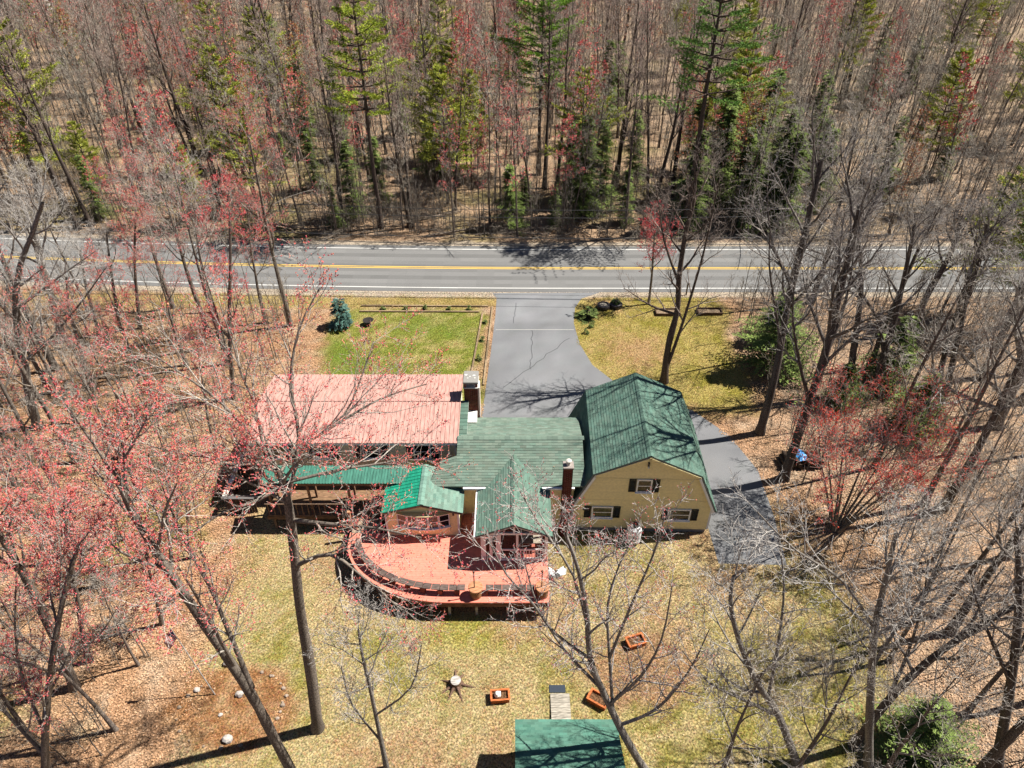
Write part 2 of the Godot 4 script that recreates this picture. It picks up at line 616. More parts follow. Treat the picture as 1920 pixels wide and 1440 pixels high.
func span(outline: Array, y: float) -> Vector2:
	var lo := 1e9
	var hi := -1e9
	for i in outline.size():
		var p: Vector2 = outline[i]
		var q: Vector2 = outline[(i + 1) % outline.size()]
		if (p.y - y) * (q.y - y) <= 0.0 and absf(p.y - q.y) > 1e-6:
			var x := lerpf(p.x, q.x, (y - p.y) / (q.y - p.y))
			lo = minf(lo, x); hi = maxf(hi, x)
	return Vector2(lo, hi)

# a sash window: frame (part) with two panes, optional shutters at its sides
func window(parent: Node3D, o: Vector3, u: Vector3, out: Vector3, w: float, h: float, shutters: bool, local: bool, double := true, t := 0.075) -> void:
	var f := Buf.new()
	var dep := 0.07
	var up := Vector3.UP
	var c0 := o - u * w * 0.5 - up * h * 0.5 + out * 0.018
	f.obox(c0, u * w, up * t, out * dep, WHITE)
	f.obox(c0 + up * (h - t), u * w, up * t, out * dep, WHITE)
	f.obox(c0 + up * t, u * t, up * (h - 2 * t), out * dep, WHITE)
	f.obox(c0 + up * t + u * (w - t), u * t, up * (h - 2 * t), out * dep, WHITE)
	f.obox(c0 - u * 0.04 - up * 0.05, u * (w + 0.08), up * 0.05, out * (dep + 0.05), WHITE)
	if double:
		f.obox(c0 + up * (h * 0.5 - 0.025) + u * t, u * (w - 2 * t), up * 0.05, out * dep * 0.8, WHITE)
	var fr := obj("window", f, M.trim, parent, local)
	for k in (2 if double else 1):
		var g := Buf.new()
		var hh := (h - 2 * t - 0.05) * 0.5 if double else h - 2 * t
		var gy := t + k * (hh + 0.05)
		g.obox(c0 + up * gy + u * t, u * (w - 2 * t), up * hh, out * (0.03 + 0.02 * k), Color.WHITE)
		obj("pane", g, M.glass, fr, local)
	if shutters:
		for s in [-1.0, 1.0]:
			var b := Buf.new()
			var sw := 0.36
			var so: Vector3 = o + u * (s * (w * 0.5 + 0.03 + sw * 0.5)) - u * sw * 0.5 - up * h * 0.5 + out * 0.018
			var dk := lin(0.018, 0.018, 0.022)
			b.obox(so, u * 0.05, up * h, out * 0.04, dk)
			b.obox(so + u * (sw - 0.05), u * 0.05, up * h, out * 0.04, dk)
			b.obox(so + u * 0.05, u * (sw - 0.1), up * 0.06, out * 0.04, dk)
			b.obox(so + u * 0.05 + up * (h - 0.06), u * (sw - 0.1), up * 0.06, out * 0.04, dk)
			var y := 0.06
			while y < h - 0.1:
				b.obox(so + u * 0.05 + up * y, u * (sw - 0.1), up * 0.035 + out * 0.012, out * 0.012, dk)
				y += 0.05
			obj("shutter", b, M.trim, parent, local)

# a brick shaft, every brick its own block with recessed mortar
func brick_shaft(a: Vector3, e: Vector3, col: Color) -> Buf:
	var b := Buf.new()
	var mort := lin(0.30, 0.27, 0.25)
	b.box(a + Vector3(0.012, 0, 0.012), e - Vector3(0.012, 0, 0.012), mort)
	var y := a.y
	var r := 0
	while y < e.y - 0.03:
		for side in 4:
			var len := (e.x - a.x) if side % 2 == 0 else (e.z - a.z)
			var s := -0.105 if r % 2 else 0.0
			while s < len - 0.02:
				var s0 := maxf(s, 0.0)
				var s1 := minf(s + 0.2, len)
				if s1 - s0 > 0.03:
					var k := rs.randf_range(0.65, 1.25)
					var cc := Color(col.r * k, col.g * k * rs.randf_range(0.85, 1.15), col.b * k)
					var h := minf(0.058, e.y - y)
					match side:
						0: b.box(Vector3(a.x + s0, y, e.z - 0.02), Vector3(a.x + s1, y + h, e.z), cc)
						1: b.box(Vector3(e.x - 0.02, y, a.z + s0), Vector3(e.x + 0.001, y + h, a.z + s1), cc)
						2: b.box(Vector3(a.x + s0, y, a.z), Vector3(a.x + s1, y + h, a.z + 0.02), cc)
						3: b.box(Vector3(a.x - 0.001, y, a.z + s0), Vector3(a.x + 0.02, y + h, a.z + s1), cc)
				s += 0.21
		y += 0.068
		r += 1
	return b

# ---------------------------------------------------------------- gambrel garage
func build_garage() -> void:
	rs.seed = 101
	var t := thing("gambrel_garage", "yellow two-storey garage with green shingled gambrel roof and black shutters", "garage", Vector3(6.83, 0, -25.45), deg_to_rad(-1.5))
	var X := Vector3.RIGHT
	var O := Vector3.BACK
	var D := -6.5
	var prof := [Vector2(-3.62, 0.28), Vector2(3.62, 0.28), Vector2(3.62, 2.02), Vector2(2.66, 4.30), Vector2(0, 5.60), Vector2(-2.66, 4.30), Vector2(-3.62, 2.02)]
	var f := Buf.new()
	lap_wall(f, Vector3.ZERO, X, prof, O, CREAM)
	obj("gable_wall", f, M.siding, t, true)
	var bk := Buf.new()
	lap_wall(bk, Vector3(0, 0, D), X, prof, -O, CREAM)
	obj("gable_wall", bk, M.siding, t, true)
	for s in [-1.0, 1.0]:
		var w := Buf.new()
		lap_wall(w, Vector3(s * 3.62, 0, 0), Vector3(0, 0, -1), [Vector2(0, 0.28), Vector2(6.5, 0.28), Vector2(6.5, 2.02), Vector2(0, 2.02)], X * s, CREAM)
		obj("side_wall", w, M.siding, t, true)
	var fd := Buf.new()
	fd.box(Vector3(-3.58, 0, D + 0.04), Vector3(3.58, 0.28, -0.04), lin(0.30, 0.29, 0.27))
	obj("foundation", fd, M.stone, t, true)
	var belt := Buf.new()
	# belt board across the gable at the kink, corner boards
	belt.box(Vector3(-2.9, 4.02, 0.0), Vector3(2.9, 4.05, 0.024), sc(CREAM, 0.8))
	belt.box(Vector3(-3.5, 2.42, 0.0), Vector3(3.5, 2.45, 0.024), sc(CREAM, 0.85))
	obj("belt_board", belt, M.trim, t, true)
	for s in [-1.0, 1.0]:
		var cb := Buf.new()
		cb.box(Vector3(s * 3.64 - 0.05, 0.28, -0.06), Vector3(s * 3.64 + 0.05, 2.0, 0.03), WHITE)
		obj("corner_board", cb, M.trim, t, true)
	# roof: four slopes
	var rp := [Vector2(-3.88, 1.80), Vector2(-2.74, 4.40), Vector2(0, 5.74), Vector2(2.74, 4.40), Vector2(3.88, 1.80)]
	var z0 := 0.16
	var z1 := D - 0.16
	for i in 4:
		var p: Vector2 = rp[i]
		var q: Vector2 = rp[i + 1]
		if i >= 2:
			var h := p
			p = q; q = h
		var a := Vector3(p.x, p.y, z0)
		var b2 := Vector3(p.x, p.y, z1)
		var d := Vector3(q.x, q.y, z1)
		var e := Vector3(q.x, q.y, z0)
		var s := Buf.new()
		slab(s, a, b2, d, e, 0.1, lin(0.2, 0.22, 0.2))
		shingles(s, a, b2, d, e, GREEN, 0.16, 0.32)
		obj("roof_slope", s, M.shingle, t, true)
	# ridge cap
	var rc := Buf.new()
	var z := z0
	while z > z1 + 0.1:
		var cc := sc(GREEN, rs.randf_range(0.8, 1.1))
		for s in [-1.0, 1.0]:
			rc.quad(Vector3(0, 5.785, z), Vector3(s * 0.15, 5.71, z), Vector3(s * 0.15, 5.70, z - 0.3), Vector3(0, 5.775, z - 0.3), cc)
		z -= 0.28
	obj("ridge_cap", rc, M.shingle, t, true)
	# rake boards along the gables
	for i in 4:
		var p: Vector2 = rp[i]
		var q: Vector2 = rp[i + 1]
		var dir := (q - p).normalized()
		var nn := Vector2(dir.y, -dir.x)
		for zz in [0.16, D - 0.19]:
			var rb := Buf.new()
			var c0 := Vector3(p.x, p.y, zz) + Vector3(nn.x, nn.y, 0) * 0.10
			rb.obox(c0, Vector3(q.x - p.x, q.y - p.y, 0), Vector3(nn.x, nn.y, 0) * 0.12, Vector3(0, 0, 0.03), sc(CREAM, 0.95) if i in [1, 2] else WHITE)
			obj("rake_board", rb, M.trim, t, true)
	window(t, Vector3(-0.08, 3.55, 0), X, O, 0.78, 0.92, true, true)
	window(t, Vector3(-2.07, 1.52, 0), X, O, 1.12, 0.86, true, true)
	window(t, Vector3(2.03, 1.42, 0), X, O, 1.12, 0.86, true, true)
	# small gable lamp and wall vents
	var l := Buf.new()
	l.box(Vector3(-0.06, 4.98, 0.016), Vector3(0.02, 5.2, 0.12), lin(0.05, 0.05, 0.05))
	l.lathe(Vector3(-0.02, 4.86, 0.12), [Vector2(0.0, 0.0), Vector2(0.06, 0.03), Vector2(0.045, 0.13), Vector2(0.0, 0.15)], 8, lin(0.6, 0.58, 0.5))
	obj("gable_lamp", l, M.trim, t, true)
	for x in [-3.1, -2.9]:
		var v := Buf.new()
		v.cbox(Vector3(x, 1.68, 0.016), Vector3(x + 0.1, 1.8, 0.09), 0.02, lin(0.06, 0.05, 0.05))
		obj("wall_vent", v, M.trim, t, true)
	# side door facing the parking pad
	var dr := Buf.new()
	dr.box(Vector3(3.64, 0.3, -4.1), Vector3(3.69, 2.0, -1.6), lin(0.55, 0.55, 0.53))
	for k in 4:
		dr.box(Vector3(3.69, 0.36 + k * 0.41, -4.05), Vector3(3.705, 0.72 + k * 0.41, -1.65), WHITE)
	obj("overhead_door", dr, M.trim, t, true)

	# propane tank by the gable
	var p := thing("propane_tank", "upright white propane tank against the yellow garage gable", "propane tank", Vector3(6.45, 0, -24.75))
	var tb := Buf.new()
	tb.lathe(p.position, [Vector2(0.0, 0.05), Vector2(0.28, 0.05), Vector2(0.38, 0.2), Vector2(0.38, 1.0), Vector2(0.34, 1.13), Vector2(0.24, 1.22), Vector2(0.0, 1.25)], 24, lin(0.70, 0.72, 0.74))
	obj("tank_shell", tb, M.metal, p)
	var co := Buf.new()
	co.lathe(p.position + Vector3(0, 1.2, 0), [Vector2(0.17, 0.0), Vector2(0.17, 0.2), Vector2(0.15, 0.2), Vector2(0.15, 0.05), Vector2(0.0, 0.05)], 18, lin(0.03, 0.03, 0.035))
	obj("valve_collar", co, M.trim, p)
	var ft := Buf.new()
	ft.lathe(p.position, [Vector2(0.26, 0.0), Vector2(0.26, 0.1), Vector2(0.24, 0.1)], 18, lin(0.3, 0.3, 0.3))
	obj("foot_ring", ft, M.trim, p)

# ---------------------------------------------------------------- connecting wing
func build_wing() -> void:
	rs.seed = 202
	var t := thing("connecting_wing", "low wing with weathered green shingle roof joining the house to the garage", "house wing", Vector3(0.4, 0, -28.5))
	var zf := -25.86
	var zb := -31.24
	var ye := 3.0
	var yr := 3.92
	var zr := -28.56
	var f := Buf.new()
	lap_wall(f, Vector3(0, 0, -26.1), Vector3.RIGHT, [Vector2(-4.2, -0.5), Vector2(3.2, -0.5), Vector2(3.2, 2.95), Vector2(-4.2, 2.95)], Vector3.BACK, CREAM)
	obj("wall", f, M.siding, t)
	var g := Buf.new()
	lap_wall(g, Vector3(0, 0, -31.0), Vector3.RIGHT, [Vector2(-2.8, -0.5), Vector2(3.2, -0.5), Vector2(3.2, 2.95), Vector2(-2.8, 2.95)], Vector3.FORWARD, CREAM)
	obj("wall", g, M.siding, t)
	var col := lin(0.15, 0.205, 0.168)
	var a := Vector3(-2.9, ye, zf)
	var r := Buf.new()
	slab(r, a, Vector3(3.75, ye, zf), Vector3(3.75, yr, zr), Vector3(-2.9, yr, zr), 0.1, lin(0.2, 0.22, 0.2))
	shingles(r, a, Vector3(3.75, ye, zf), Vector3(3.75, yr, zr), Vector3(-2.9, yr, zr), col, 0.16, 0.33)
	obj("roof_slope", r, M.shingle, t)
	# skirt of the same roof running on past the corner of the house
	var r3 := Buf.new()
	var m := 0.62
	var zt := lerpf(zf, zr, m)
	var yt := lerpf(ye, yr, m)
	slab(r3, Vector3(-4.35, ye, zf), Vector3(-2.9, ye, zf), Vector3(-2.9, yt, zt), Vector3(-3.7, yt - 0.1, zt + 0.3), 0.1, lin(0.2, 0.22, 0.2))
	shingles(r3, Vector3(-4.35, ye, zf), Vector3(-2.9, ye, zf), Vector3(-2.9, yt, zt), Vector3(-3.7, yt - 0.1, zt + 0.3), col, 0.16, 0.33)
	obj("roof_slope", r3, M.shingle, t)
	var r2 := Buf.new()
	slab(r2, Vector3(-2.75, ye, zb), Vector3(3.75, ye, zb), Vector3(3.75, yr, zr), Vector3(-2.75, yr, zr), 0.1, lin(0.2, 0.22, 0.2))
	shingles(r2, Vector3(-2.75, ye, zb), Vector3(3.75, ye, zb), Vector3(3.75, yr, zr), Vector3(-2.75, yr, zr), sc(col, 1.1), 0.16, 0.33)
	obj("roof_slope", r2, M.shingle, t)
	var rc := Buf.new()
	var x := -2.9
	while x < 3.6:
		var cc := sc(col, rs.randf_range(0.85, 1.2))
		for s in [-1.0, 1.0]:
			rc.quad(Vector3(x, yr + 0.045, zr), Vector3(x, yr - 0.01, zr + s * 0.16), Vector3(x + 0.3, yr - 0.02, zr + s * 0.16), Vector3(x + 0.3, yr + 0.035, zr), cc)
		x += 0.28
	obj("ridge_cap", rc, M.shingle, t)
	var gt := Buf.new()
	gt.box(Vector3(-2.5, 2.86, -25.86), Vector3(3.2, 2.97, -25.74), WHITE)
	obj("gutter", gt, M.trim, t)
	# doors behind the porches
	var d := Buf.new()
	d.box(Vector3(0.45, 0.72, -26.07), Vector3(1.25, 2.65, -26.02), lin(0.55, 0.45, 0.33))
	d.box(Vector3(0.53, 1.7, -26.02), Vector3(1.17, 2.5, -26.005), lin(0.08, 0.08, 0.09))
	obj("door", d, M.trim, t)
	# slim brick chimney on the front wall
	var c := thing("wing_chimney", "slim brick chimney with white clay pot beside the gambrel garage", "chimney", Vector3(2.8, 0, -25.7))
	obj("brick_shaft", brick_shaft(Vector3(2.56, -0.5, -25.95), Vector3(3.02, 4.62, -25.5), lin(0.17, 0.055, 0.04)), M.brick, c).set_meta("kind", "stuff")
	var k := Buf.new()
	k.cbox(Vector3(2.52, 4.62, -25.99), Vector3(3.06, 4.70, -25.46), 0.02, lin(0.30, 0.26, 0.24))
	obj("crown_slab", k, M.stone, c)
	var pot := Buf.new()
	pot.lathe(Vector3(2.8, 4.70, -25.72), [Vector2(0.12, 0.0), Vector2(0.11, 0.16), Vector2(0.14, 0.18), Vector2(0.14, 0.28), Vector2(0.07, 0.33), Vector2(0.0, 0.34)], 16, lin(0.72, 0.68, 0.62))
	obj("chimney_pot", pot, M.stone, c)

# ---------------------------------------------------------------- main house
func build_main_house() -> void:
	rs.seed = 303
	var t := thing("main_house", "long cream house under a low salmon red ribbed metal roof", "house", Vector3(-8.5, 0, -31.3))
	var x0 := -14.1
	var x1 := -2.88
	var zf := -28.25
	var zb := -34.27
	var zr := -31.26
	var ye := 3.8
	var yr := 4.38
	var red := lin(0.49, 0.275, 0.237)
	var s := Buf.new()
	metal_slope(s, Vector3(x0, ye, zf), Vector3(x1, ye, zf), Vector3(x1, yr, zr), Vector3(x0, yr, zr), red)
	obj("roof_slope", s, M.metal, t)
	var s2 := Buf.new()
	metal_slope(s2, Vector3(x0, ye, zb), Vector3(x1, ye, zb), Vector3(x1, yr, zr), Vector3(x0, yr, zr), red)
	obj("roof_slope", s2, M.metal, t)
	var rc := Buf.new()
	for k in [-1.0, 1.0]:
		slab(rc, Vector3(x0, yr + 0.005, zr + k * 0.2), Vector3(x1 + 0.02, yr + 0.005, zr + k * 0.2), Vector3(x1 + 0.02, yr + 0.05, zr), Vector3(x0, yr + 0.05, zr), 0.012, red)
	obj("ridge_cap", rc, M.metal, t)
	for zz in [zf - 0.07, zb + 0.04]:
		var fa := Buf.new()
		fa.box(Vector3(x0, ye - 0.2, zz), Vector3(x1, ye - 0.035, zz + 0.03), WHITE)
		obj("fascia", fa, M.trim, t)
	var so := Buf.new()
	so.box(Vector3(x0 + 0.1, ye - 0.2, -28.56), Vector3(x1 - 0.1, ye - 0.18, zf - 0.07), WHITE)
	obj("soffit", so, M.trim, t)
	var xa := x0 + 0.15
	var xb := x1 - 0.15
	var w := Buf.new()
	lap_wall(w, Vector3(0, 0, -28.55), Vector3.RIGHT, [Vector2(xa, 0.4), Vector2(xb, 0.4), Vector2(xb, 3.62), Vector2(xa, 3.62)], Vector3.BACK, lin(0.74, 0.69, 0.50))
	obj("wall", w, M.siding, t)
	var w2 := Buf.new()
	lap_wall(w2, Vector3(0, 0, -33.95), Vector3.RIGHT, [Vector2(xa, 0.4), Vector2(xb, 0.4), Vector2(xb, 3.62), Vector2(xa, 3.62)], Vector3.FORWARD, lin(0.74, 0.69, 0.50))
	obj("wall", w2, M.siding, t)
	for x in [xa, xb]:
		var g := Buf.new()
		lap_wall(g, Vector3(x, 0, 0), Vector3.BACK, [Vector2(-33.95, 0.4), Vector2(-28.55, 0.4), Vector2(-28.55, 3.8), Vector2(-31.26, 4.33), Vector2(-33.95, 3.8)], Vector3.RIGHT * (1.0 if x == xb else -1.0), lin(0.74, 0.69, 0.50))
		obj("gable_wall", g, M.siding, t)
	var fd := Buf.new()
	fd.box(Vector3(xa + 0.05, -0.5, -33.9), Vector3(xb - 0.05, 0.4, -28.6), lin(0.28, 0.27, 0.26))
	obj("foundation", fd, M.stone, t)
	var cb := Buf.new()
	cb.box(Vector3(xb - 0.08, 0.4, -28.6), Vector3(xb + 0.03, 3.6, -28.5), WHITE)
	obj("corner_board", cb, M.trim, t)
	for x in [-4.85, -7.6, -10.3, -12.6]:
		window(t, Vector3(x, 2.95, -28.55), Vector3.RIGHT, Vector3.BACK, 0.95, 1.05, true, false)
	# strip of green shingles beside the metal roof, by the chimney
	var gs := Buf.new()
	var g0 := Vector3(-2.86, 3.72, -28.5)
	slab(gs, g0, Vector3(-2.42, 3.72, -28.5), Vector3(-2.42, 4.3, -31.2), Vector3(-2.86, 4.3, -31.2), 0.1, lin(0.6, 0.6, 0.6))
	shingles(gs, g0, Vector3(-2.42, 3.72, -28.5), Vector3(-2.42, 4.3, -31.2), Vector3(-2.86, 4.3, -31.2), lin(0.12, 0.19, 0.155), 0.27, 0.44)
	obj("side_roof", gs, M.shingle, t)
	# big chimney
	var c := thing("house_chimney", "broad brown brick chimney with concrete cap beside the red metal roof", "chimney", Vector3(-2.25, 0, -31.7))
	obj("brick_shaft", brick_shaft(Vector3(-2.66, -0.5, -32.25), Vector3(-1.90, 5.16, -31.22), lin(0.16, 0.055, 0.035)), M.brick, c).set_meta("kind", "stuff")
	var k := Buf.new()
	k.box(Vector3(-2.70, 5.16, -32.28), Vector3(-1.86, 5.20, -31.18), lin(0.55, 0.55, 0.53))
	obj("flashing", k, M.trim, c)
	for px in [[-2.66, -32.25], [-2.02, -32.25], [-2.66, -31.36], [-2.02, -31.36]]:
		var q := Buf.new()
		q.box(Vector3(px[0], 5.2, px[1]), Vector3(px[0] + 0.12, 5.46, px[1] + 0.12), lin(0.20, 0.09, 0.07))
		obj("cap_pier", q, M.brick, c)
	var fl := Buf.new()
	for px in [-2.5, -2.2]:
		fl.lathe(Vector3(px + 0.06, 5.2, -31.8), [Vector2(0.11, 0.0), Vector2(0.11, 0.2), Vector2(0.09, 0.2), Vector2(0.09, 0.02), Vector2(0.0, 0.02)], 12, lin(0.3, 0.14, 0.09))
	obj("flue", fl, M.brick, c)
	var cap := Buf.new()
	cap.cbox(Vector3(-2.70, 5.46, -32.28), Vector3(-1.86, 5.58, -31.2), 0.03, lin(0.27, 0.26, 0.25))
	obj("cap_slab", cap, M.stone, c)
	for p in [[-2.55, -31.9, 0.1], [-2.32, -31.75, 0.07], [-2.1, -31.85, 0.09], [-2.45, -31.6, 0.05], [-2.05, -31.62, 0.06]]:
		var st := Buf.new()
		var ring := PackedVector2Array()
		for i in 9:
			var an := TAU * i / 9.0
			ring.append(Vector2(p[0] + cos(an) * p[2] * rs.randf_range(0.6, 1.2), p[1] + sin(an) * p[2] * rs.randf_range(0.5, 1.1)))
		st.prism(ring, 5.584, 5.584, lin(0.55, 0.55, 0.52))
		obj("lichen_patch", st, M.stone, c)
	var sh := Buf.new()
	var qa := Vector3(-2.62, 2.8, -30.45)
	sh.obox(qa, Vector3(0.64, 0, 0), Vector3(0, 0.55, 0), Vector3(0, 0, -0.77), lin(0.74, 0.73, 0.70))
	sh.quad(Vector3(-2.64, 3.37, -30.43), Vector3(-1.96, 3.37, -30.43), Vector3(-1.96, 3.55, -31.21), Vector3(-2.64, 3.55, -31.21), lin(0.74, 0.73, 0.70))
	obj("chimney_shoulder", sh, M.trim, c)
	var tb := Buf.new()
	tb.box(Vector3(-1.90 + 0.004, 2.5, -32.0), Vector3(-1.80, 5.1, -31.35), lin(0.66, 0.56, 0.50))  # added pale slab: the sunlit side of the chimney put into its colour
	obj("lit_side_panel", tb, M.trim, c).name = "painted_sunlit_side"

# ---------------------------------------------------------------- sunroom
func build_sunroom() -> void:
	rs.seed = 404
	var t := thing("sunroom", "small cream sunroom with bow window and half bright green metal roof", "sunroom", Vector3(-4.55, 0.7, -25.8))
	var zf := -24.63
	var xa := -6.38
	var xb := -2.72
	var xm := -4.52
	var f := Buf.new()
	lap_wall(f, Vector3(0, 0, zf), Vector3.RIGHT, [Vector2(xa, 0.7), Vector2(xb, 0.7), Vector2(xb, 2.55), Vector2(xm, 3.1), Vector2(xa, 2.55)], Vector3.BACK, CREAM)
	obj("gable_wall", f, M.siding, t)
	for x in [xa, xb]:
		var s := Buf.new()
		lap_wall(s, Vector3(x, 0, 0), Vector3.BACK, [Vector2(-27.6, -0.5), Vector2(zf, -0.5), Vector2(zf, 2.58), Vector2(-27.6, 2.58)], Vector3.RIGHT * (1.0 if x == xb else -1.0), CREAM)
		obj("side_wall", s, M.siding, t)
		var c := Buf.new()
		c.box(Vector3(x - 0.05, 0.7, zf - 0.05), Vector3(x + 0.05, 2.55, zf + 0.035), WHITE)
		obj("corner_board", c, M.trim, t)
	# roof
	var z0 := -24.42
	var z1 := -27.25
	var yr := 3.20
	var ye := 2.60
	var le := Vector3(-6.55, ye, z0)
	var m := Buf.new()
	# the metal sheets run across, from ridge to eave
	metal_slope(m, le, Vector3(-6.55, ye, z1), Vector3(xm, yr, z1), Vector3(xm, yr, z0), lin(0.018, 0.265, 0.165), 0.24)
	obj("metal_slope", m, M.metal, t)
	var r := Buf.new()
	slab(r, Vector3(-2.45, ye, z0), Vector3(-2.45, ye, z1 + 0.2), Vector3(xm, yr, z1), Vector3(xm, yr, z0), 0.09, lin(0.2, 0.22, 0.2))
	shingles(r, Vector3(-2.45, ye, z0), Vector3(-2.45, ye, z1 + 0.2), Vector3(xm, yr, z1), Vector3(xm, yr, z0), lin(0.175, 0.28, 0.23), 0.15, 0.32)
	obj("shingle_slope", r, M.shingle, t)
	var rc := Buf.new()
	var z := z0
	while z > z1 + 0.1:
		var cc := sc(lin(0.17, 0.29, 0.24), rs.randf_range(0.85, 1.15))
		for s in [-1.0, 1.0]:
			rc.quad(Vector3(xm, yr + 0.055, z), Vector3(xm + s * 0.16, yr + 0.005, z), Vector3(xm + s * 0.16, yr - 0.005, z - 0.3), Vector3(xm, yr + 0.045, z - 0.3), cc)
		z -= 0.28
	obj("ridge_cap", rc, M.shingle, t)
	for s in [-1.0, 1.0]:
		var rb := Buf.new()
		var ex := -6.55 if s < 0.0 else -2.45
		rb.obox(Vector3(ex, ye - 0.16, z0 - 0.03), Vector3(xm - ex, yr - ye, 0), Vector3(0, 0.11, 0), Vector3(0, 0, 0.03), lin(0.16, 0.12, 0.10))
		obj("rake_board", rb, M.trim, t)
	# bow window of five lights
	var pts := []
	for i in 6:
		var s := (i - 2.5) / 2.5
		pts.append(Vector2(-4.48 + s * 1.32, zf + 0.05 + 0.24 * (1.0 - s * s)))
	var yb := 1.50
	var yt := 2.42
	var sill := Buf.new()
	var poly := PackedVector2Array([Vector2(-5.86, zf)])
	for p in pts:
		poly.append(Vector2(p.x, p.y + 0.05))
	poly.append(Vector2(-3.1, zf))
	sill.prism(poly, yb - 0.08, yb, WHITE)
	obj("bow_sill", sill, M.trim, t)
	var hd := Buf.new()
	hd.prism(poly, yt, yt + 0.03, sc(CREAM, 0.75))  # colour darkened below the siding to mute the sun on its top
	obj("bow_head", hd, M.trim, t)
	var ap := Buf.new()
	for i in 5:
		var p: Vector2 = pts[i]
		var q: Vector2 = pts[i + 1]
		ap.quad(Vector3(p.x, 0.95, lerpf(zf, p.y, 0.55)), Vector3(q.x, 0.95, lerpf(zf, q.y, 0.55)), Vector3(q.x, yb - 0.08, q.y), Vector3(p.x, yb - 0.08, p.y), CREAM)
	obj("bow_apron", ap, M.siding, t)
	for i in 5:
		var p := Vector3(pts[i].x, 0, pts[i].y)
		var q := Vector3(pts[i + 1].x, 0, pts[i + 1].y)
		var u := (q - p).normalized()
		var o := Vector3(-u.z, 0, u.x)
		if o.z < 0.0:
			o = -o
		var mid := (p + q) * 0.5 + Vector3(0, (yb + yt) * 0.5, 0) - o * 0.05
		window(t, mid, u, o, (q - p).length() - 0.01, yt - yb, false, false, true, 0.045)
	var lamp := Buf.new()
	lamp.cbox(Vector3(-3.0, 2.3, zf + 0.016), Vector3(-2.9, 2.44, zf + 0.12), 0.02, lin(0.04, 0.03, 0.03))
	obj("wall_lamp", lamp, M.trim, t)

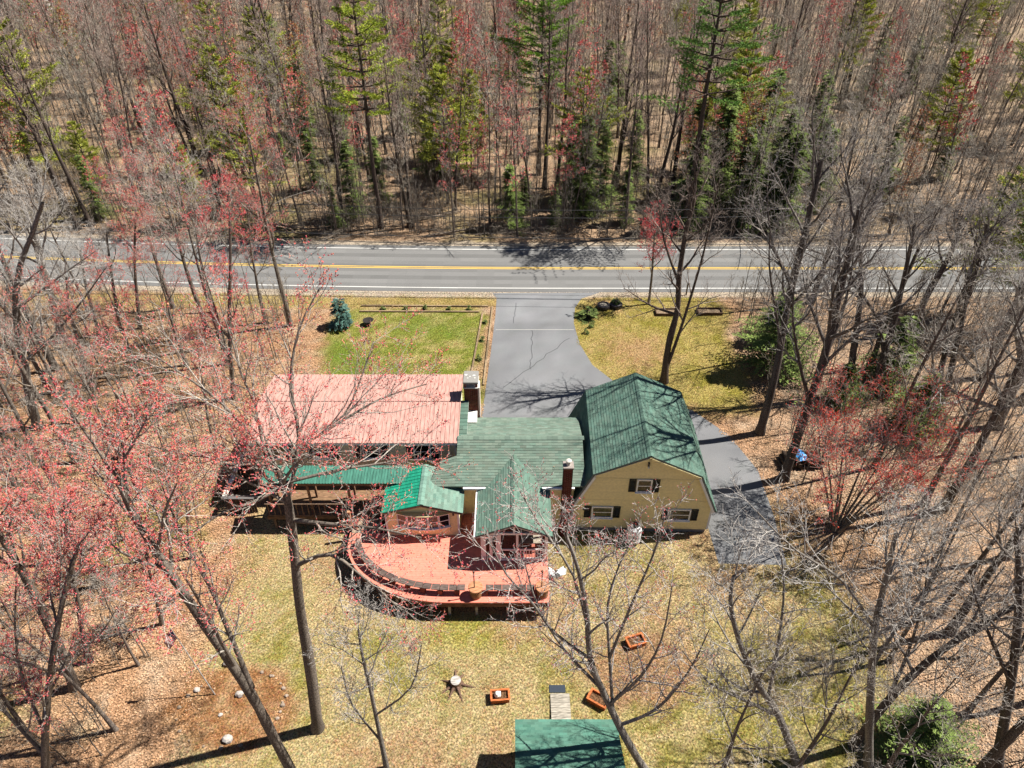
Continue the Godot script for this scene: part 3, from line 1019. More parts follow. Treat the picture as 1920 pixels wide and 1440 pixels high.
# ---------------------------------------------------------------- screened porch
func build_screen_porch() -> void:
	rs.seed = 505
	var t := thing("screened_porch", "white framed screened porch under a green shingled gable on the deck", "porch", Vector3(0.1, 0.7, -24.5))
	var zf := -22.97
	var fy := 0.7
	var tint := lin(0.82, 0.78, 0.77)
	var posts := [[-1.52, -1.28], [-1.10, -1.04], [-0.70, -0.54], [0.20, 0.31], [1.60, 1.75]]
	for p in posts:
		var b := Buf.new()
		b.box(Vector3(p[0], fy, zf - 0.1), Vector3(p[1], 2.68, zf), tint)
		obj("post", b, M.trim, t)
	var be := Buf.new()
	be.box(Vector3(-1.6, 2.68, zf - 0.11), Vector3(1.82, 2.80, zf + 0.012), tint)
	obj("lintel", be, M.trim, t)
	var lo := Buf.new()
	lo.box(Vector3(-0.54, fy + 0.02, zf - 0.09), Vector3(1.6, fy + 0.16, zf - 0.01), tint)
	obj("bottom_rail", lo, M.trim, t)
	var mr := Buf.new()
	mr.box(Vector3(-0.54, fy + 0.78, zf - 0.08), Vector3(0.20, fy + 0.86, zf - 0.02), tint)
	mr.box(Vector3(0.31, fy + 0.78, zf - 0.08), Vector3(1.6, fy + 0.86, zf - 0.02), tint)
	obj("middle_rail", mr, M.trim, t)
	var x := 0.42
	while x < 1.58:
		var b := Buf.new()
		b.box(Vector3(x, fy + 0.16, zf - 0.065), Vector3(x + 0.03, fy + 0.78, zf - 0.035), tint)
		obj("baluster", b, M.trim, t)
		x += 0.14
	# screen door
	var sd := Buf.new()
	sd.box(Vector3(-1.04, fy + 0.02, zf - 0.05), Vector3(-0.96, 2.6, zf - 0.01), tint)
	sd.box(Vector3(-0.78, fy + 0.02, zf - 0.05), Vector3(-0.70, 2.6, zf - 0.01), tint)
	sd.box(Vector3(-0.96, fy + 0.02, zf - 0.05), Vector3(-0.78, fy + 0.3, zf - 0.01), tint)
	sd.box(Vector3(-0.96, 2.5, zf - 0.05), Vector3(-0.78, 2.6, zf - 0.01), tint)
	sd.box(Vector3(-0.96, 1.5, zf - 0.05), Vector3(-0.78, 1.58, zf - 0.01), tint)
	obj("screen_door", sd, M.trim, t)
	var scr := StandardMaterial3D.new()
	scr.albedo_color = Color(0.06, 0.06, 0.07, 0.45)
	scr.transparency = BaseMaterial3D.TRANSPARENCY_ALPHA
	scr.roughness = 0.9
	scr.cull_mode = BaseMaterial3D.CULL_DISABLED
	for q in [[-0.54, 0.20, fy + 0.86, 2.68], [0.31, 1.60, fy + 0.86, 2.68], [-0.54, 0.20, fy + 0.16, fy + 0.78], [0.31, 1.60, fy + 0.16, fy + 0.78], [-0.96, -0.78, 1.0, 2.5]]:
		var s := Buf.new()
		s.quad(Vector3(q[0], q[2], zf - 0.07), Vector3(q[1], q[2], zf - 0.07), Vector3(q[1], q[3], zf - 0.07), Vector3(q[0], q[3], zf - 0.07), Color.WHITE)
		obj("screen", s, scr, t)
	# gable: rakes, king post
	var xm := 0.1
	var ye := 2.78
	var yr := 3.60
	var gp := Buf.new()
	gp.box(Vector3(xm - 0.05, 2.8, zf - 0.08), Vector3(xm + 0.05, yr - 0.14, zf), tint)
	obj("king_post", gp, M.trim, t)
	for s in [-1.0, 1.0]:
		var ex := -1.72 if s < 0.0 else 1.92
		var rb := Buf.new()
		rb.obox(Vector3(ex, ye - 0.17, zf + 0.14), Vector3(xm - ex, yr - ye, 0), Vector3(0, 0.12, 0), Vector3(0, 0, 0.03), lin(0.56, 0.46, 0.44))
		obj("rake_board", rb, M.trim, t)
		var gsc := Buf.new()
		gsc.tri(Vector3(xm + s * 0.05, 2.8, zf - 0.05), Vector3(lerpf(ex, xm, 0.12), 2.8, zf - 0.05), Vector3(xm + s * 0.05, yr - 0.2, zf - 0.05), Color.WHITE)
		obj("screen", gsc, scr, t)
	# side frames
	for x2 in [-1.5, 1.7]:
		var sw := Buf.new()
		sw.box(Vector3(x2, fy, -26.0), Vector3(x2 + 0.06, fy + 0.8, zf - 0.12), tint)
		for z in [-25.9, -24.95, -24.0]:
			sw.box(Vector3(x2, fy + 0.8, z), Vector3(x2 + 0.06, 2.66, z + 0.1), tint)
		sw.box(Vector3(x2, 2.58, -26.0), Vector3(x2 + 0.06, 2.68, zf - 0.12), tint)
		obj("side_frame", sw, M.trim, t)
	# roof
	var z0 := -22.78
	var z1 := -27.5
	var col := lin(0.13, 0.208, 0.168)
	for s in [-1.0, 1.0]:
		var ex := -1.74 if s < 0.0 else 1.94
		var r := Buf.new()
		slab(r, Vector3(ex, ye, z0), Vector3(ex, ye, z1), Vector3(xm, yr, z1), Vector3(xm, yr, z0), 0.09, lin(0.2, 0.2, 0.2))
		shingles(r, Vector3(ex, ye, z0), Vector3(ex, ye, z1), Vector3(xm, yr, z1), Vector3(xm, yr, z0), col, 0.15, 0.31)
		obj("roof_slope", r, M.shingle, t)
	var rc := Buf.new()
	var z := z0
	while z > z1 + 0.1:
		var cc := sc(col, rs.randf_range(0.8, 1.2))
		for s in [-1.0, 1.0]:
			rc.quad(Vector3(xm, yr + 0.05, z), Vector3(xm + s * 0.15, yr - 0.02, z), Vector3(xm + s * 0.15, yr - 0.03, z - 0.3), Vector3(xm, yr + 0.04, z - 0.3), cc)
		z -= 0.28
	obj("ridge_cap", rc, M.shingle, t)
	var gut := Buf.new()
	gut.box(Vector3(-1.84, ye - 0.13, z1 + 1.6), Vector3(-1.75, ye - 0.03, z0), WHITE)
	obj("gutter", gut, M.trim, t)
	# a table and a bench inside
	var tb := thing("porch_table", "small pale table standing inside the screened porch", "table", Vector3(0.95, 0.7, -24.0))
	var tt := Buf.new()
	tt.cbox(Vector3(0.45, 1.38, -24.4), Vector3(1.45, 1.43, -23.5), 0.015, lin(0.62, 0.55, 0.45))
	obj("table_top", tt, M.wood, tb)
	for p in [[0.5, -24.35], [1.34, -24.35], [0.5, -23.61], [1.34, -23.61]]:
		var lg := Buf.new()
		lg.box(Vector3(p[0], 0.7, p[1]), Vector3(p[0] + 0.06, 1.38, p[1] + 0.06), lin(0.5, 0.42, 0.33))
		obj("leg", lg, M.wood, tb)

# ---------------------------------------------------------------- covered porch along the house
func build_covered_porch() -> void:
	rs.seed = 606
	var t := thing("covered_porch", "raised brown porch with narrow green metal roof along the red-roofed house", "porch", Vector3(-9.8, 0, -27.2))
	var r := Buf.new()
	metal_slope(r, Vector3(-12.95, 2.86, -26.2), Vector3(-5.4, 2.86, -26.2), Vector3(-5.4, 3.02, -27.35), Vector3(-12.95, 3.02, -27.35), lin(0.055, 0.18, 0.135), 0.15)
	obj("roof_sheet", r, M.metal, t)
	var be := Buf.new()
	be.box(Vector3(-12.9, 2.66, -26.34), Vector3(-6.4, 2.82, -26.22), lin(0.22, 0.13, 0.08))
	be.box(Vector3(-12.9, 2.66, -27.34), Vector3(-6.4, 2.82, -27.22), lin(0.22, 0.13, 0.08))
	obj("beam", be, M.wood, t)
	for x in [-12.8, -10.7, -8.6, -6.6]:
		for z in [-26.34, -27.34]:
			var p := Buf.new()
			p.box(Vector3(x, 0.7, z), Vector3(x + 0.11, 2.66, z + 0.11), lin(0.30, 0.18, 0.11))
			obj("post", p, M.wood, t)
	var z2 := -28.5
	var fl := Buf.new()
	while z2 < -25.95:
		var c := sc(lin(0.27, 0.165, 0.10), rs.randf_range(0.85, 1.12))
		fl.box(Vector3(-13.0, 0.66, z2), Vector3(-6.4, 0.7, z2 + 0.135), c)
		z2 += 0.142
	obj("decking", fl, M.wood, t).set_meta("kind", "stuff")
	var sk := Buf.new()
	sk.box(Vector3(-13.0, 0.42, -25.97), Vector3(-6.4, 0.655, -25.93), lin(0.16, 0.10, 0.065))
	sk.box(Vector3(-13.04, 0.42, -28.5), Vector3(-13.0, 0.655, -25.93), lin(0.16, 0.10, 0.065))
	obj("fascia", sk, M.wood, t)
	for x in [-12.8, -10.6, -8.4, -6.8]:
		var p := Buf.new()
		p.box(Vector3(x, -0.5, -26.15), Vector3(x + 0.12, 0.66, -26.03), lin(0.2, 0.14, 0.1))
		obj("pier", p, M.wood, t)
	# railing along the front
	var rl := Buf.new()
	rl.box(Vector3(-13.0, 1.50, -26.06), Vector3(-8.9, 1.56, -25.97), lin(0.30, 0.20, 0.14))
	obj("handrail", rl, M.wood, t)
	var x3 := -12.9
	while x3 < -8.9:
		var b := Buf.new()
		b.box(Vector3(x3, 0.7, -26.03), Vector3(x3 + 0.045, 1.5, -25.985), lin(0.24, 0.15, 0.10))
		obj("baluster", b, M.wood, t)
		x3 += 0.3
	# steps and landing that lead to the deck
	var st := thing("boardwalk", "short plank walk with steps between the brown porch and the red deck", "boardwalk", Vector3(-7.7, 0, -25.3))
	for k in 7:
		var b := Buf.new()
		var c := sc(lin(0.34, 0.26, 0.19), rs.randf_range(0.85, 1.15))
		b.cbox(Vector3(-8.35 + k * 0.21, 0.52, -25.9), Vector3(-8.16 + k * 0.21, 0.56, -24.75), 0.006, c)
		obj("plank", b, M.wood, st)
	for z in [-25.8, -24.9]:
		var j := Buf.new()
		j.box(Vector3(-8.35, -0.5, z), Vector3(-6.9, 0.515, z + 0.06), lin(0.2, 0.14, 0.1))
		obj("joist", j, M.wood, st)
	var po := Buf.new()
	po.box(Vector3(-8.52, -0.5, -25.4), Vector3(-8.38, 1.7, -25.26), lin(0.52, 0.27, 0.16))
	obj("newel_post", po, M.wood, st)


func build_fence() -> void:
	rs.seed = 660
	# fence with a white top board beyond the end of the house
	var fe := thing("white_capped_fence", "low dark board fence with white top rail beyond the end of the house", "fence", Vector3(-15.75, 0, -28.9))
	var cap := Buf.new()
	cap.box(Vector3(-15.86, 1.16, -31.1), Vector3(-15.62, 1.21, -26.9), lin(0.70, 0.66, 0.60))
	obj("top_rail", cap, M.trim, fe)
	var cap2 := Buf.new()
	cap2.box(Vector3(-15.86, 1.16, -26.9), Vector3(-14.1, 1.21, -26.68), lin(0.12, 0.11, 0.11))
	obj("top_rail", cap2, M.trim, fe)
	var z4 := -31.05
	while z4 < -26.95:
		var b := Buf.new()
		b.box(Vector3(-15.76, 0.0, z4), Vector3(-15.73, 1.16, z4 + 0.14), sc(lin(0.16, 0.10, 0.07), rs.randf_range(0.8, 1.2)))
		obj("board", b, M.wood, fe)
		z4 += 0.16
	var x4 := -15.7
	while x4 < -14.15:
		var b := Buf.new()
		b.box(Vector3(x4, 0.0, -26.81), Vector3(x4 + 0.14, 1.16, -26.78), sc(lin(0.13, 0.09, 0.07), rs.randf_range(0.8, 1.2)))
		obj("board", b, M.wood, fe)
		x4 += 0.16

# ---------------------------------------------------------------- the deck
func deck_edge(inset: float) -> PackedVector2Array:
	var p := PackedVector2Array()
	for i in 37:
		var a := PI / 2 * i / 36.0
		p.append(Vector2(-3.0 - (5.38 - inset) * cos(a), -24.3 + (3.78 - inset) * sin(a)))
	return p

func build_deck() -> void:
	rs.seed = 707
	var t := thing("curved_deck", "salmon red raised deck with a curved bench edge behind the house", "deck", Vector3(-3.0, 0, -23.0))
	var edge := deck_edge(0.0)
	var outline := PackedVector2Array([Vector2(-8.38, -24.75)])
	outline.append_array(edge)
	outline.append(Vector2(1.78, -20.52))
	outline.append(Vector2(1.78, -26.1))
	outline.append(Vector2(-2.68, -26.1))
	outline.append(Vector2(-2.68, -24.62))
	outline.append(Vector2(-6.4, -24.62))
	outline.append(Vector2(-6.4, -24.75))
	var d := Buf.new()
	var z := -26.1
	while z < -20.5:
		var row := PackedVector2Array([Vector2(-9.5, z), Vector2(3.0, z), Vector2(3.0, z + 0.136), Vector2(-9.5, z + 0.136)])
		for piece in Geometry2D.intersect_polygons(outline, row):
			# board ends meet at staggered joints
			var x := -9.5 + rs.randf_range(0.0, 3.6)
			var prev := -9.5
			while prev < 2.0:
				var cut := PackedVector2Array([Vector2(prev, -30), Vector2(x - 0.004, -30), Vector2(x - 0.004, -10), Vector2(prev, -10)])
				for q in Geometry2D.intersect_polygons(piece, cut):
					d.prism(q, 0.66, 0.7 + rs.randf_range(-0.002, 0.002), sc(DECKRED, rs.randf_range(0.94, 1.06)))
				prev = x
				x += 3.6
		z += 0.14
	obj("decking", d, M.decking, t).set_meta("kind", "stuff")
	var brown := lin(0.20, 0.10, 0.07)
	# rim joist following the edge
	var f := Buf.new()
	var rim := PackedVector2Array([Vector2(-8.38, -24.75)])
	rim.append_array(edge)
	rim.append(Vector2(1.78, -20.52))
	rim.append(Vector2(1.78, -26.0))
	for i in rim.size() - 1:
		var a := Vector3(rim[i].x, 0.40, rim[i].y)
		var b := Vector3(rim[i + 1].x, 0.40, rim[i + 1].y)
		var u := (b - a).normalized()
		var o := Vector3(u.z, 0, -u.x) * -0.03
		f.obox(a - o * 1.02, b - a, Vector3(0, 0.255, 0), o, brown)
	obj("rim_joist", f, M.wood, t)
	var kb := Buf.new()
	for i in rim.size() - 2:
		var a := Vector3(rim[i].x, 0.702, rim[i].y)
		var b := Vector3(rim[i + 1].x, 0.702, rim[i + 1].y)
		var u := (b - a).normalized()
		var o := Vector3(u.z, 0, -u.x) * 0.05
		kb.obox(a, b - a, Vector3(0, 0.05, 0), o, DECKRED)
	obj("edge_kerb", kb, M.decking, t)
	var post_spots := [Vector2(1.5, -20.75), Vector2(-0.2, -20.75), Vector2(1.5, -22.6)]
	for i in [0, 5, 10, 15, 20, 24, 28, 32, 36]:
		post_spots.append(deck_edge(0.22)[i])
	post_spots.append(Vector2(-1.7, -20.75))
	for q in post_spots:
		var b := Buf.new()
		b.box(Vector3(q.x - 0.06, -0.5, q.y - 0.06), Vector3(q.x + 0.06, 0.655, q.y + 0.06), lin(0.55, 0.45, 0.38))
		obj("post", b, M.wood, t)

	# bench round the curve: weathered seat boards on red plate supports
	var be := thing("curved_bench", "weathered grey slat bench following the curved edge of the red deck", "bench", Vector3(-5.0, 0.7, -22.0))
	var i0 := deck_edge(0.42)
	var i1 := deck_edge(0.74)
	var inner := []
	var outer := []
	for i in range(2, 37, 2):
		inner.append(i1[i]); outer.append(i0[i])
	var xx := -2.62
	while xx < -1.95:
		inner.append(Vector2(xx, -24.3 + 3.78 - 0.74)); outer.append(Vector2(xx, -24.3 + 3.78 - 0.42))
		xx += 0.4
	for i in inner.size() - 1:
		var q := PackedVector2Array()
		var sh := 0.035
		q.append(inner[i].lerp(inner[i + 1], sh)); q.append(inner[i].lerp(inner[i + 1], 1.0 - sh))
		q.append(outer[i].lerp(outer[i + 1], 1.0 - sh)); q.append(outer[i].lerp(outer[i + 1], sh))
		var g := rs.randf_range(0.75, 1.2)
		var b := Buf.new()
		b.prism(q, 1.10, 1.145, sc(lin(0.125, 0.095, 0.085), g))
		obj("seat_board", b, M.wood, be)
		if i % 2 == 0:
			var s := Buf.new()
			var m0: Vector2 = inner[i].lerp(outer[i], 0.12)
			var m1: Vector2 = inner[i].lerp(outer[i], 0.95)
			var dir := (m1 - m0)
			var w := Vector2(-dir.y, dir.x).normalized() * 0.11
			s.prism(PackedVector2Array([m0 - w, m1 - w, m1 + w, m0 + w]), 0.702, 1.095, lin(0.22, 0.09, 0.06))
			obj("bench_support", s, M.wood, be)
	var b2 := thing("straight_bench", "short weathered grey bench on the straight front edge of the red deck", "bench", Vector3(0.2, 0.7, -21.1))
	var x := -1.25
	var k := 0
	while x < 1.2:
		var b := Buf.new()
		b.cbox(Vector3(x, 1.10, -21.26), Vector3(x + 0.37, 1.145, -20.94), 0.01, sc(lin(0.125, 0.095, 0.085), rs.randf_range(0.75, 1.2)))
		obj("seat_board", b, M.wood, b2)
		if k % 2 == 0:
			var s := Buf.new()
			s.box(Vector3(x + 0.02, 0.702, -21.28), Vector3(x + 0.12, 1.095, -20.93), lin(0.22, 0.09, 0.06))
			obj("bench_support", s, M.wood, b2)
		x += 0.39
		k += 1
	# two round tubs with lids and a dark pole beside each
	for q in [[-1.72, -20.95, "tan lidded tub between the two benches on the red deck", "dark metal pole beside the lidded tub between the benches"], [1.45, -20.98, "tan lidded tub on the outer corner of the red deck", "dark metal pole beside the lidded tub on the deck corner"]]:
		var o := Vector3(q[0], 0.70, q[1])
		var tub := thing("lidded_tub", q[2], "tub", o)
		var b := Buf.new()
		var staves := 18
		for s in staves:
			var a := TAU * s / staves
			var e := TAU * (s + 0.94) / staves
			var c := sc(lin(0.34, 0.19, 0.10), rs.randf_range(0.8, 1.15))
			b.quad(o + Vector3(cos(a) * 0.27, 0, sin(a) * 0.27), o + Vector3(cos(e) * 0.27, 0, sin(e) * 0.27), o + Vector3(cos(e) * 0.31, 0.62, sin(e) * 0.31), o + Vector3(cos(a) * 0.31, 0.62, sin(a) * 0.31), c)
		obj("stave", b, M.wood, tub).name = "tub_wall"
		var ld := Buf.new()
		ld.lathe(o, [Vector2(0.345, 0.62), Vector2(0.35, 0.66), Vector2(0.33, 0.675), Vector2(0.0, 0.68)], 24, lin(0.50, 0.24, 0.13))
		obj("lid", ld, M.wood, tub)
		var pole := thing("pole", q[3], "pole", o + Vector3(-0.05, 0, -0.42))
		var pb := Buf.new()
		var pp := pole.position
		pb.tube(PackedVector3Array([pp, pp + Vector3(0, 1.25, 0)]), PackedFloat32Array([0.026, 0.026]), 8, lin(0.03, 0.022, 0.02), 0.0, true)
		obj("shaft", pb, M.trim, pole)
		var pt := Buf.new()
		pt.lathe(pp + Vector3(0, 1.25, 0), [Vector2(0.03, 0), Vector2(0.06, 0.06), Vector2(0.05, 0.13), Vector2(0.0, 0.15)], 10, lin(0.10, 0.04, 0.03))
		obj("finial", pt, M.trim, pole)
		var foot := Buf.new()
		foot.lathe(pp, [Vector2(0.14, 0.002), Vector2(0.13, 0.03), Vector2(0.03, 0.04)], 14, lin(0.04, 0.03, 0.025))
		obj("foot", foot, M.trim, pole)

# ---------------------------------------------------------------- shed
func build_shed() -> void:
	rs.seed = 808
	var t := thing("garden_shed", "garden shed with green shingle roof and a plank ramp at its door", "shed", Vector3(2.1, 0, -12.3))
	var z0 := -14.0
	var z1 := -11.75
	var z2 := -9.5
	var x0 := 0.12
	var x1 := 4.12
	var r := Buf.new()
	slab(r, Vector3(x0, 2.2, z0), Vector3(x1, 2.2, z0), Vector3(x1, 3.15, z1), Vector3(x0, 3.15, z1), 0.09, lin(0.2, 0.2, 0.2))
	shingles(r, Vector3(x0, 2.2, z0), Vector3(x1, 2.2, z0), Vector3(x1, 3.15, z1), Vector3(x0, 3.15, z1), lin(0.10, 0.225, 0.175), 0.15, 0.3)
	obj("roof_slope", r, M.shingle, t)
	var r2 := Buf.new()
	slab(r2, Vector3(x0, 2.2, z2), Vector3(x1, 2.2, z2), Vector3(x1, 3.15, z1), Vector3(x0, 3.15, z1), 0.09, lin(0.2, 0.2, 0.2))
	shingles(r2, Vector3(x0, 2.2, z2), Vector3(x1, 2.2, z2), Vector3(x1, 3.15, z1), Vector3(x0, 3.15, z1), lin(0.10, 0.225, 0.175), 0.15, 0.3)
	obj("roof_slope", r2, M.shingle, t)
	for s in [x0 + 0.16, x1 - 0.16]:
		var w := Buf.new()
		lap_wall(w, Vector3(s, 0, 0), Vector3.BACK, [Vector2(-13.8, 0.15), Vector2(-9.7, 0.15), Vector2(-9.7, 2.22), Vector2(-11.75, 3.05), Vector2(-13.8, 2.22)], Vector3.RIGHT * (-1.0 if s < 2.0 else 1.0), CREAM)
		obj("gable_wall", w, M.siding, t)
	for z in [-13.8, -9.7]:
		var w := Buf.new()
		lap_wall(w, Vector3(0, 0, z), Vector3.RIGHT, [Vector2(x0 + 0.16, 0.15), Vector2(x1 - 0.16, 0.15), Vector2(x1 - 0.16, 2.2), Vector2(x0 + 0.16, 2.2)], Vector3.BACK if z > -10.0 else Vector3.FORWARD, CREAM)
		obj("wall", w, M.siding, t)
	var d := Buf.new()
	d.box(Vector3(1.5, 0.18, -13.88), Vector3(2.7, 2.0, -13.82), lin(0.5, 0.42, 0.25))
	obj("door", d, M.trim, t)
	var rm := thing("plank_ramp", "weathered grey plank ramp leading up to the garden shed door", "ramp", Vector3(2.1, 0, -15.2))
	var z := -16.25
	while z < -13.95:
		var k := (z + 16.25) / 2.3
		var b := Buf.new()
		b.obox(Vector3(1.68, 0.03 + 0.14 * k, z), Vector3(0.84, 0, 0), Vector3(0, 0.03, 0), Vector3(0, 0.012, 0.21), sc(lin(0.36, 0.33, 0.28), rs.randf_range(0.82, 1.14)))
		obj("plank", b, M.wood, rm)
		z += 0.222
	for x in [1.75, 2.4]:
		var b := Buf.new()
		b.obox(Vector3(x, 0.0, -16.2), Vector3(0.05, 0, 0), Vector3(0, 0.028, 0), Vector3(0, 0.13, 2.2), lin(0.2, 0.17, 0.14))
		obj("bearer", b, M.wood, rm)
	var mt := Buf.new()
	mt.cbox(Vector3(1.64, 0.0, -16.66), Vector3(2.36, 0.03, -16.3), 0.01, lin(0.045, 0.055, 0.075))
	tag(obj("door_mat", mt, M.cloth, self), "dark slate door mat at the foot of the shed ramp", "mat")

func planter(at: Vector3, turn: float, label: String, w: float, d: float) -> Node3D:
	var p := thing("planter_box", label, "planter", at, turn)
	var c := lin(0.42, 0.13, 0.05)
	var b := Buf.new()
	var h := 0.3
	b.box(Vector3(-w / 2, 0, -d / 2), Vector3(w / 2, 0.04, d / 2), c)
	b.box(Vector3(-w / 2, 0.04, -d / 2), Vector3(w / 2, h, -d / 2 + 0.05), c)
	b.box(Vector3(-w / 2, 0.04, d / 2 - 0.05), Vector3(w / 2, h, d / 2), c)
	b.box(Vector3(-w / 2, 0.04, -d / 2 + 0.05), Vector3(-w / 2 + 0.05, h, d / 2 - 0.05), c)
	b.box(Vector3(w / 2 - 0.05, 0.04, -d / 2 + 0.05), Vector3(w / 2, h, d / 2 - 0.05), c)
	obj("box_wall", b, M.wood, p, true)
	var r := Buf.new()
	for s in [-1.0, 1.0]:
		r.box(Vector3(-w / 2 - 0.03, h, s * d / 2 - 0.04), Vector3(w / 2 + 0.03, h + 0.03, s * d / 2 + 0.04), sc(c, 1.25))
		r.box(Vector3(s * w / 2 - 0.04, h, -d / 2 + 0.04), Vector3(s * w / 2 + 0.04, h + 0.03, d / 2 - 0.04), sc(c, 1.25))
	obj("rim", r, M.wood, p, true)
	var s2 := Buf.new()
	s2.box(Vector3(-w / 2 + 0.05, 0.04, -d / 2 + 0.05), Vector3(w / 2 - 0.05, h - 0.09, d / 2 - 0.05), lin(0.16, 0.09, 0.05))
	obj("soil", s2, M.ground, p, true)
	return p

# rough lump: an uneven ball
func lump(b: Buf, o: Vector3, s: Vector3, col: Color, r: RandomNumberGenerator, rough := 0.15) -> void:
	var rows := 5
	var cols := 8
	var g := []
	for i in rows + 1:
		var ring := []
		var th := PI * i / rows
		for j in cols:
			var ph := TAU * j / cols
			var k := r.randf_range(1.0 - rough * 1.2, 1.0 + rough * 0.8) if i > 0 and i < rows else 1.0
			ring.append(o + Vector3(sin(th) * cos(ph) * s.x, cos(th) * s.y, sin(th) * sin(ph) * s.z) * k)
		g.append(ring)
	for i in rows:
		for j in cols:
			var j2 := (j + 1) % cols
			b.quad(g[i][j], g[i + 1][j], g[i + 1][j2], g[i][j2], sc(col, r.randf_range(0.85, 1.1)))

func build_yard_things() -> void:
	rs.seed = 909
	# rust planters
	planter(Vector3(-0.52, 0, -16.05), 0.08, "rust red planter box holding a white ball on the back lawn", 0.78, 0.46)
	var ball := Buf.new()
	lump(ball, Vector3(-0.62, 0.36, -16.03), Vector3(0.17, 0.17, 0.17), lin(0.75, 0.73, 0.70), rs)
	tag(obj("white_ball", ball, M.plastic, self), "rough white ball lying in the rust red planter box", "ball")
	planter(Vector3(3.75, 0, -15.9), -0.55, "rust red planter box turned askew beside the shed ramp", 0.85, 0.5)
	planter(Vector3(5.75, 0, -18.7), 0.3, "faded red planter box among leaves under the bare trees", 0.8, 0.5)
	# stump
	var st := thing("tree_stump", "grey sawn tree stump with spreading roots on the back lawn", "stump", Vector3(-2.49, 0, -16.7))
	var sb := Buf.new()
	sb.lathe(st.position, [Vector2(0.34, 0.0), Vector2(0.26, 0.12), Vector2(0.23, 0.34)], 14, lin(0.20, 0.13, 0.09))
	obj("stump_bark", sb, M.bark, st)
	var cut := Buf.new()
	cut.lathe(st.position, [Vector2(0.235, 0.335), Vector2(0.22, 0.345), Vector2(0.0, 0.35)], 14, lin(0.46, 0.43, 0.40))
	obj("sawn_face", cut, M.wood, st)
	for k in 7:
		var a := TAU * k / 7.0 + rs.randf_range(-0.3, 0.3)
		var dir := Vector3(cos(a), 0, sin(a))
		var rt := Buf.new()
		var l := rs.randf_range(0.5, 1.0)
		rt.tube(PackedVector3Array([st.position + dir * 0.18 + Vector3(0, 0.14, 0), st.position + dir * 0.4 + Vector3(0, 0.06, 0), st.position + dir * l + Vector3(0, -0.02, 0)]), PackedFloat32Array([0.09, 0.06, 0.02]), 6, lin(0.19, 0.12, 0.09), 0.3)
		obj("root", rt, M.bark, st)
	# flag on a slanting pole
	var fb := Vector3(-13.06, 0, -16.23)
	var ft := fb + Vector3(-0.75, 4.6, -0.35)
	var pole := thing("flagpole", "thin grey flagpole leaning over the round flower bed", "flagpole", fb)
	var pb := Buf.new()
	pb.tube(PackedVector3Array([fb, ft]), PackedFloat32Array([0.03, 0.018]), 8, lin(0.42, 0.40, 0.38), 0.0, true)
	obj("shaft", pb, M.metal, pole)
	var knob := Buf.new()
	knob.lathe(ft, [Vector2(0.0, -0.03), Vector2(0.04, 0.0), Vector2(0.0, 0.05)], 8, lin(0.5, 0.4, 0.12))
	obj("finial", knob, M.metal, pole)
	var ax := (fb - ft).normalized()
	var fl := thing("flag", "red and white striped flag with blue canton hanging from the leaning pole", "flag", ft)
	var hang := Vector3(-0.34, -0.40, 0.16)
	var rows := 13
	var cols := 10
	var h := 0.62
	for k in rows:
		var b := Buf.new()
		var red := k % 2 == 0
		for j in cols:
			var c := lin(0.50, 0.03, 0.05) if red else lin(0.78, 0.77, 0.76)
			if k < 7 and j < 4:
				c = lin(0.04, 0.05, 0.16)
			var q := []
			for e in [[k, j], [k, j + 1], [k + 1, j + 1], [k + 1, j]]:
				var s: float = float(e[1]) / cols
				var fold := Vector3(0.5, 0, 0.8).normalized() * sin(s * 9.0 + e[0] * 0.25) * 0.06 * s
				q.append(ft + ax * (0.1 + h * e[0] / rows) + hang * s * 1.25 + Vector3(0, -0.16 * s * s, 0) + fold)
			b.quad(q[0], q[1], q[2], q[3], c)
		obj("stripe", b, M.cloth, fl)
	# stones round the bed and scattered pale rocks
	var ring := []
	for k in 11:
		var a := lerpf(-1.15, 0.55, k / 10.0)
		ring.append([Vector3(-12.3 + cos(a) * 2.45 + rs.randf_range(-0.12, 0.12), 0, -15.7 + sin(a) * 1.75 + rs.randf_range(-0.12, 0.12)), rs.randf_range(0.05, 0.13), lin(0.36, 0.29, 0.235)])
	for k in 9:
		var a := lerpf(1.2, 3.9, k / 8.0)
		ring.append([Vector3(-12.1 + cos(a) * 2.3, 0, -15.5 + sin(a) * 1.6), rs.randf_range(0.05, 0.12), lin(0.30, 0.235, 0.18)])
	for q in ring:
		var b := Buf.new()
		var s: float = q[1]
		lump(b, q[0] + Vector3(0, s * 0.4, 0), Vector3(s, s * 0.7, s * 0.85), sc(q[2], rs.randf_range(0.8, 1.2)), rs)
		tag(obj("edging_stone", b, M.stone, self), "small pale stone in the ring round the bare flower bed", "stone", "stones ringing the round flower bed")
	for q in [[Vector3(-12.9, 0, -17.7), 0.26, "pale boulder behind the leaning flagpole"], [Vector3(-11.95, 0, -16.2), 0.2, "white rock beside the foot of the flagpole"], [Vector3(-11.85, 0, -14.25), 0.24, "blue-white rock below the flower bed by the tall maple's shadow"], [Vector3(-12.5, 0, -15.3), 0.11, "small white rock on the bare earth of the flower bed"], [Vector3(-13.9, 0, -16.4), 0.16, "grey rock among leaves beside the flower bed"]]:
		var b := Buf.new()
		var s: float = q[1]
		lump(b, q[0] + Vector3(0, s * 0.45, 0), Vector3(s, s * 0.7, s * 0.8), lin(0.48, 0.44, 0.41), rs)
		tag(obj("garden_rock", b, M.stone, self), q[2], "rock")
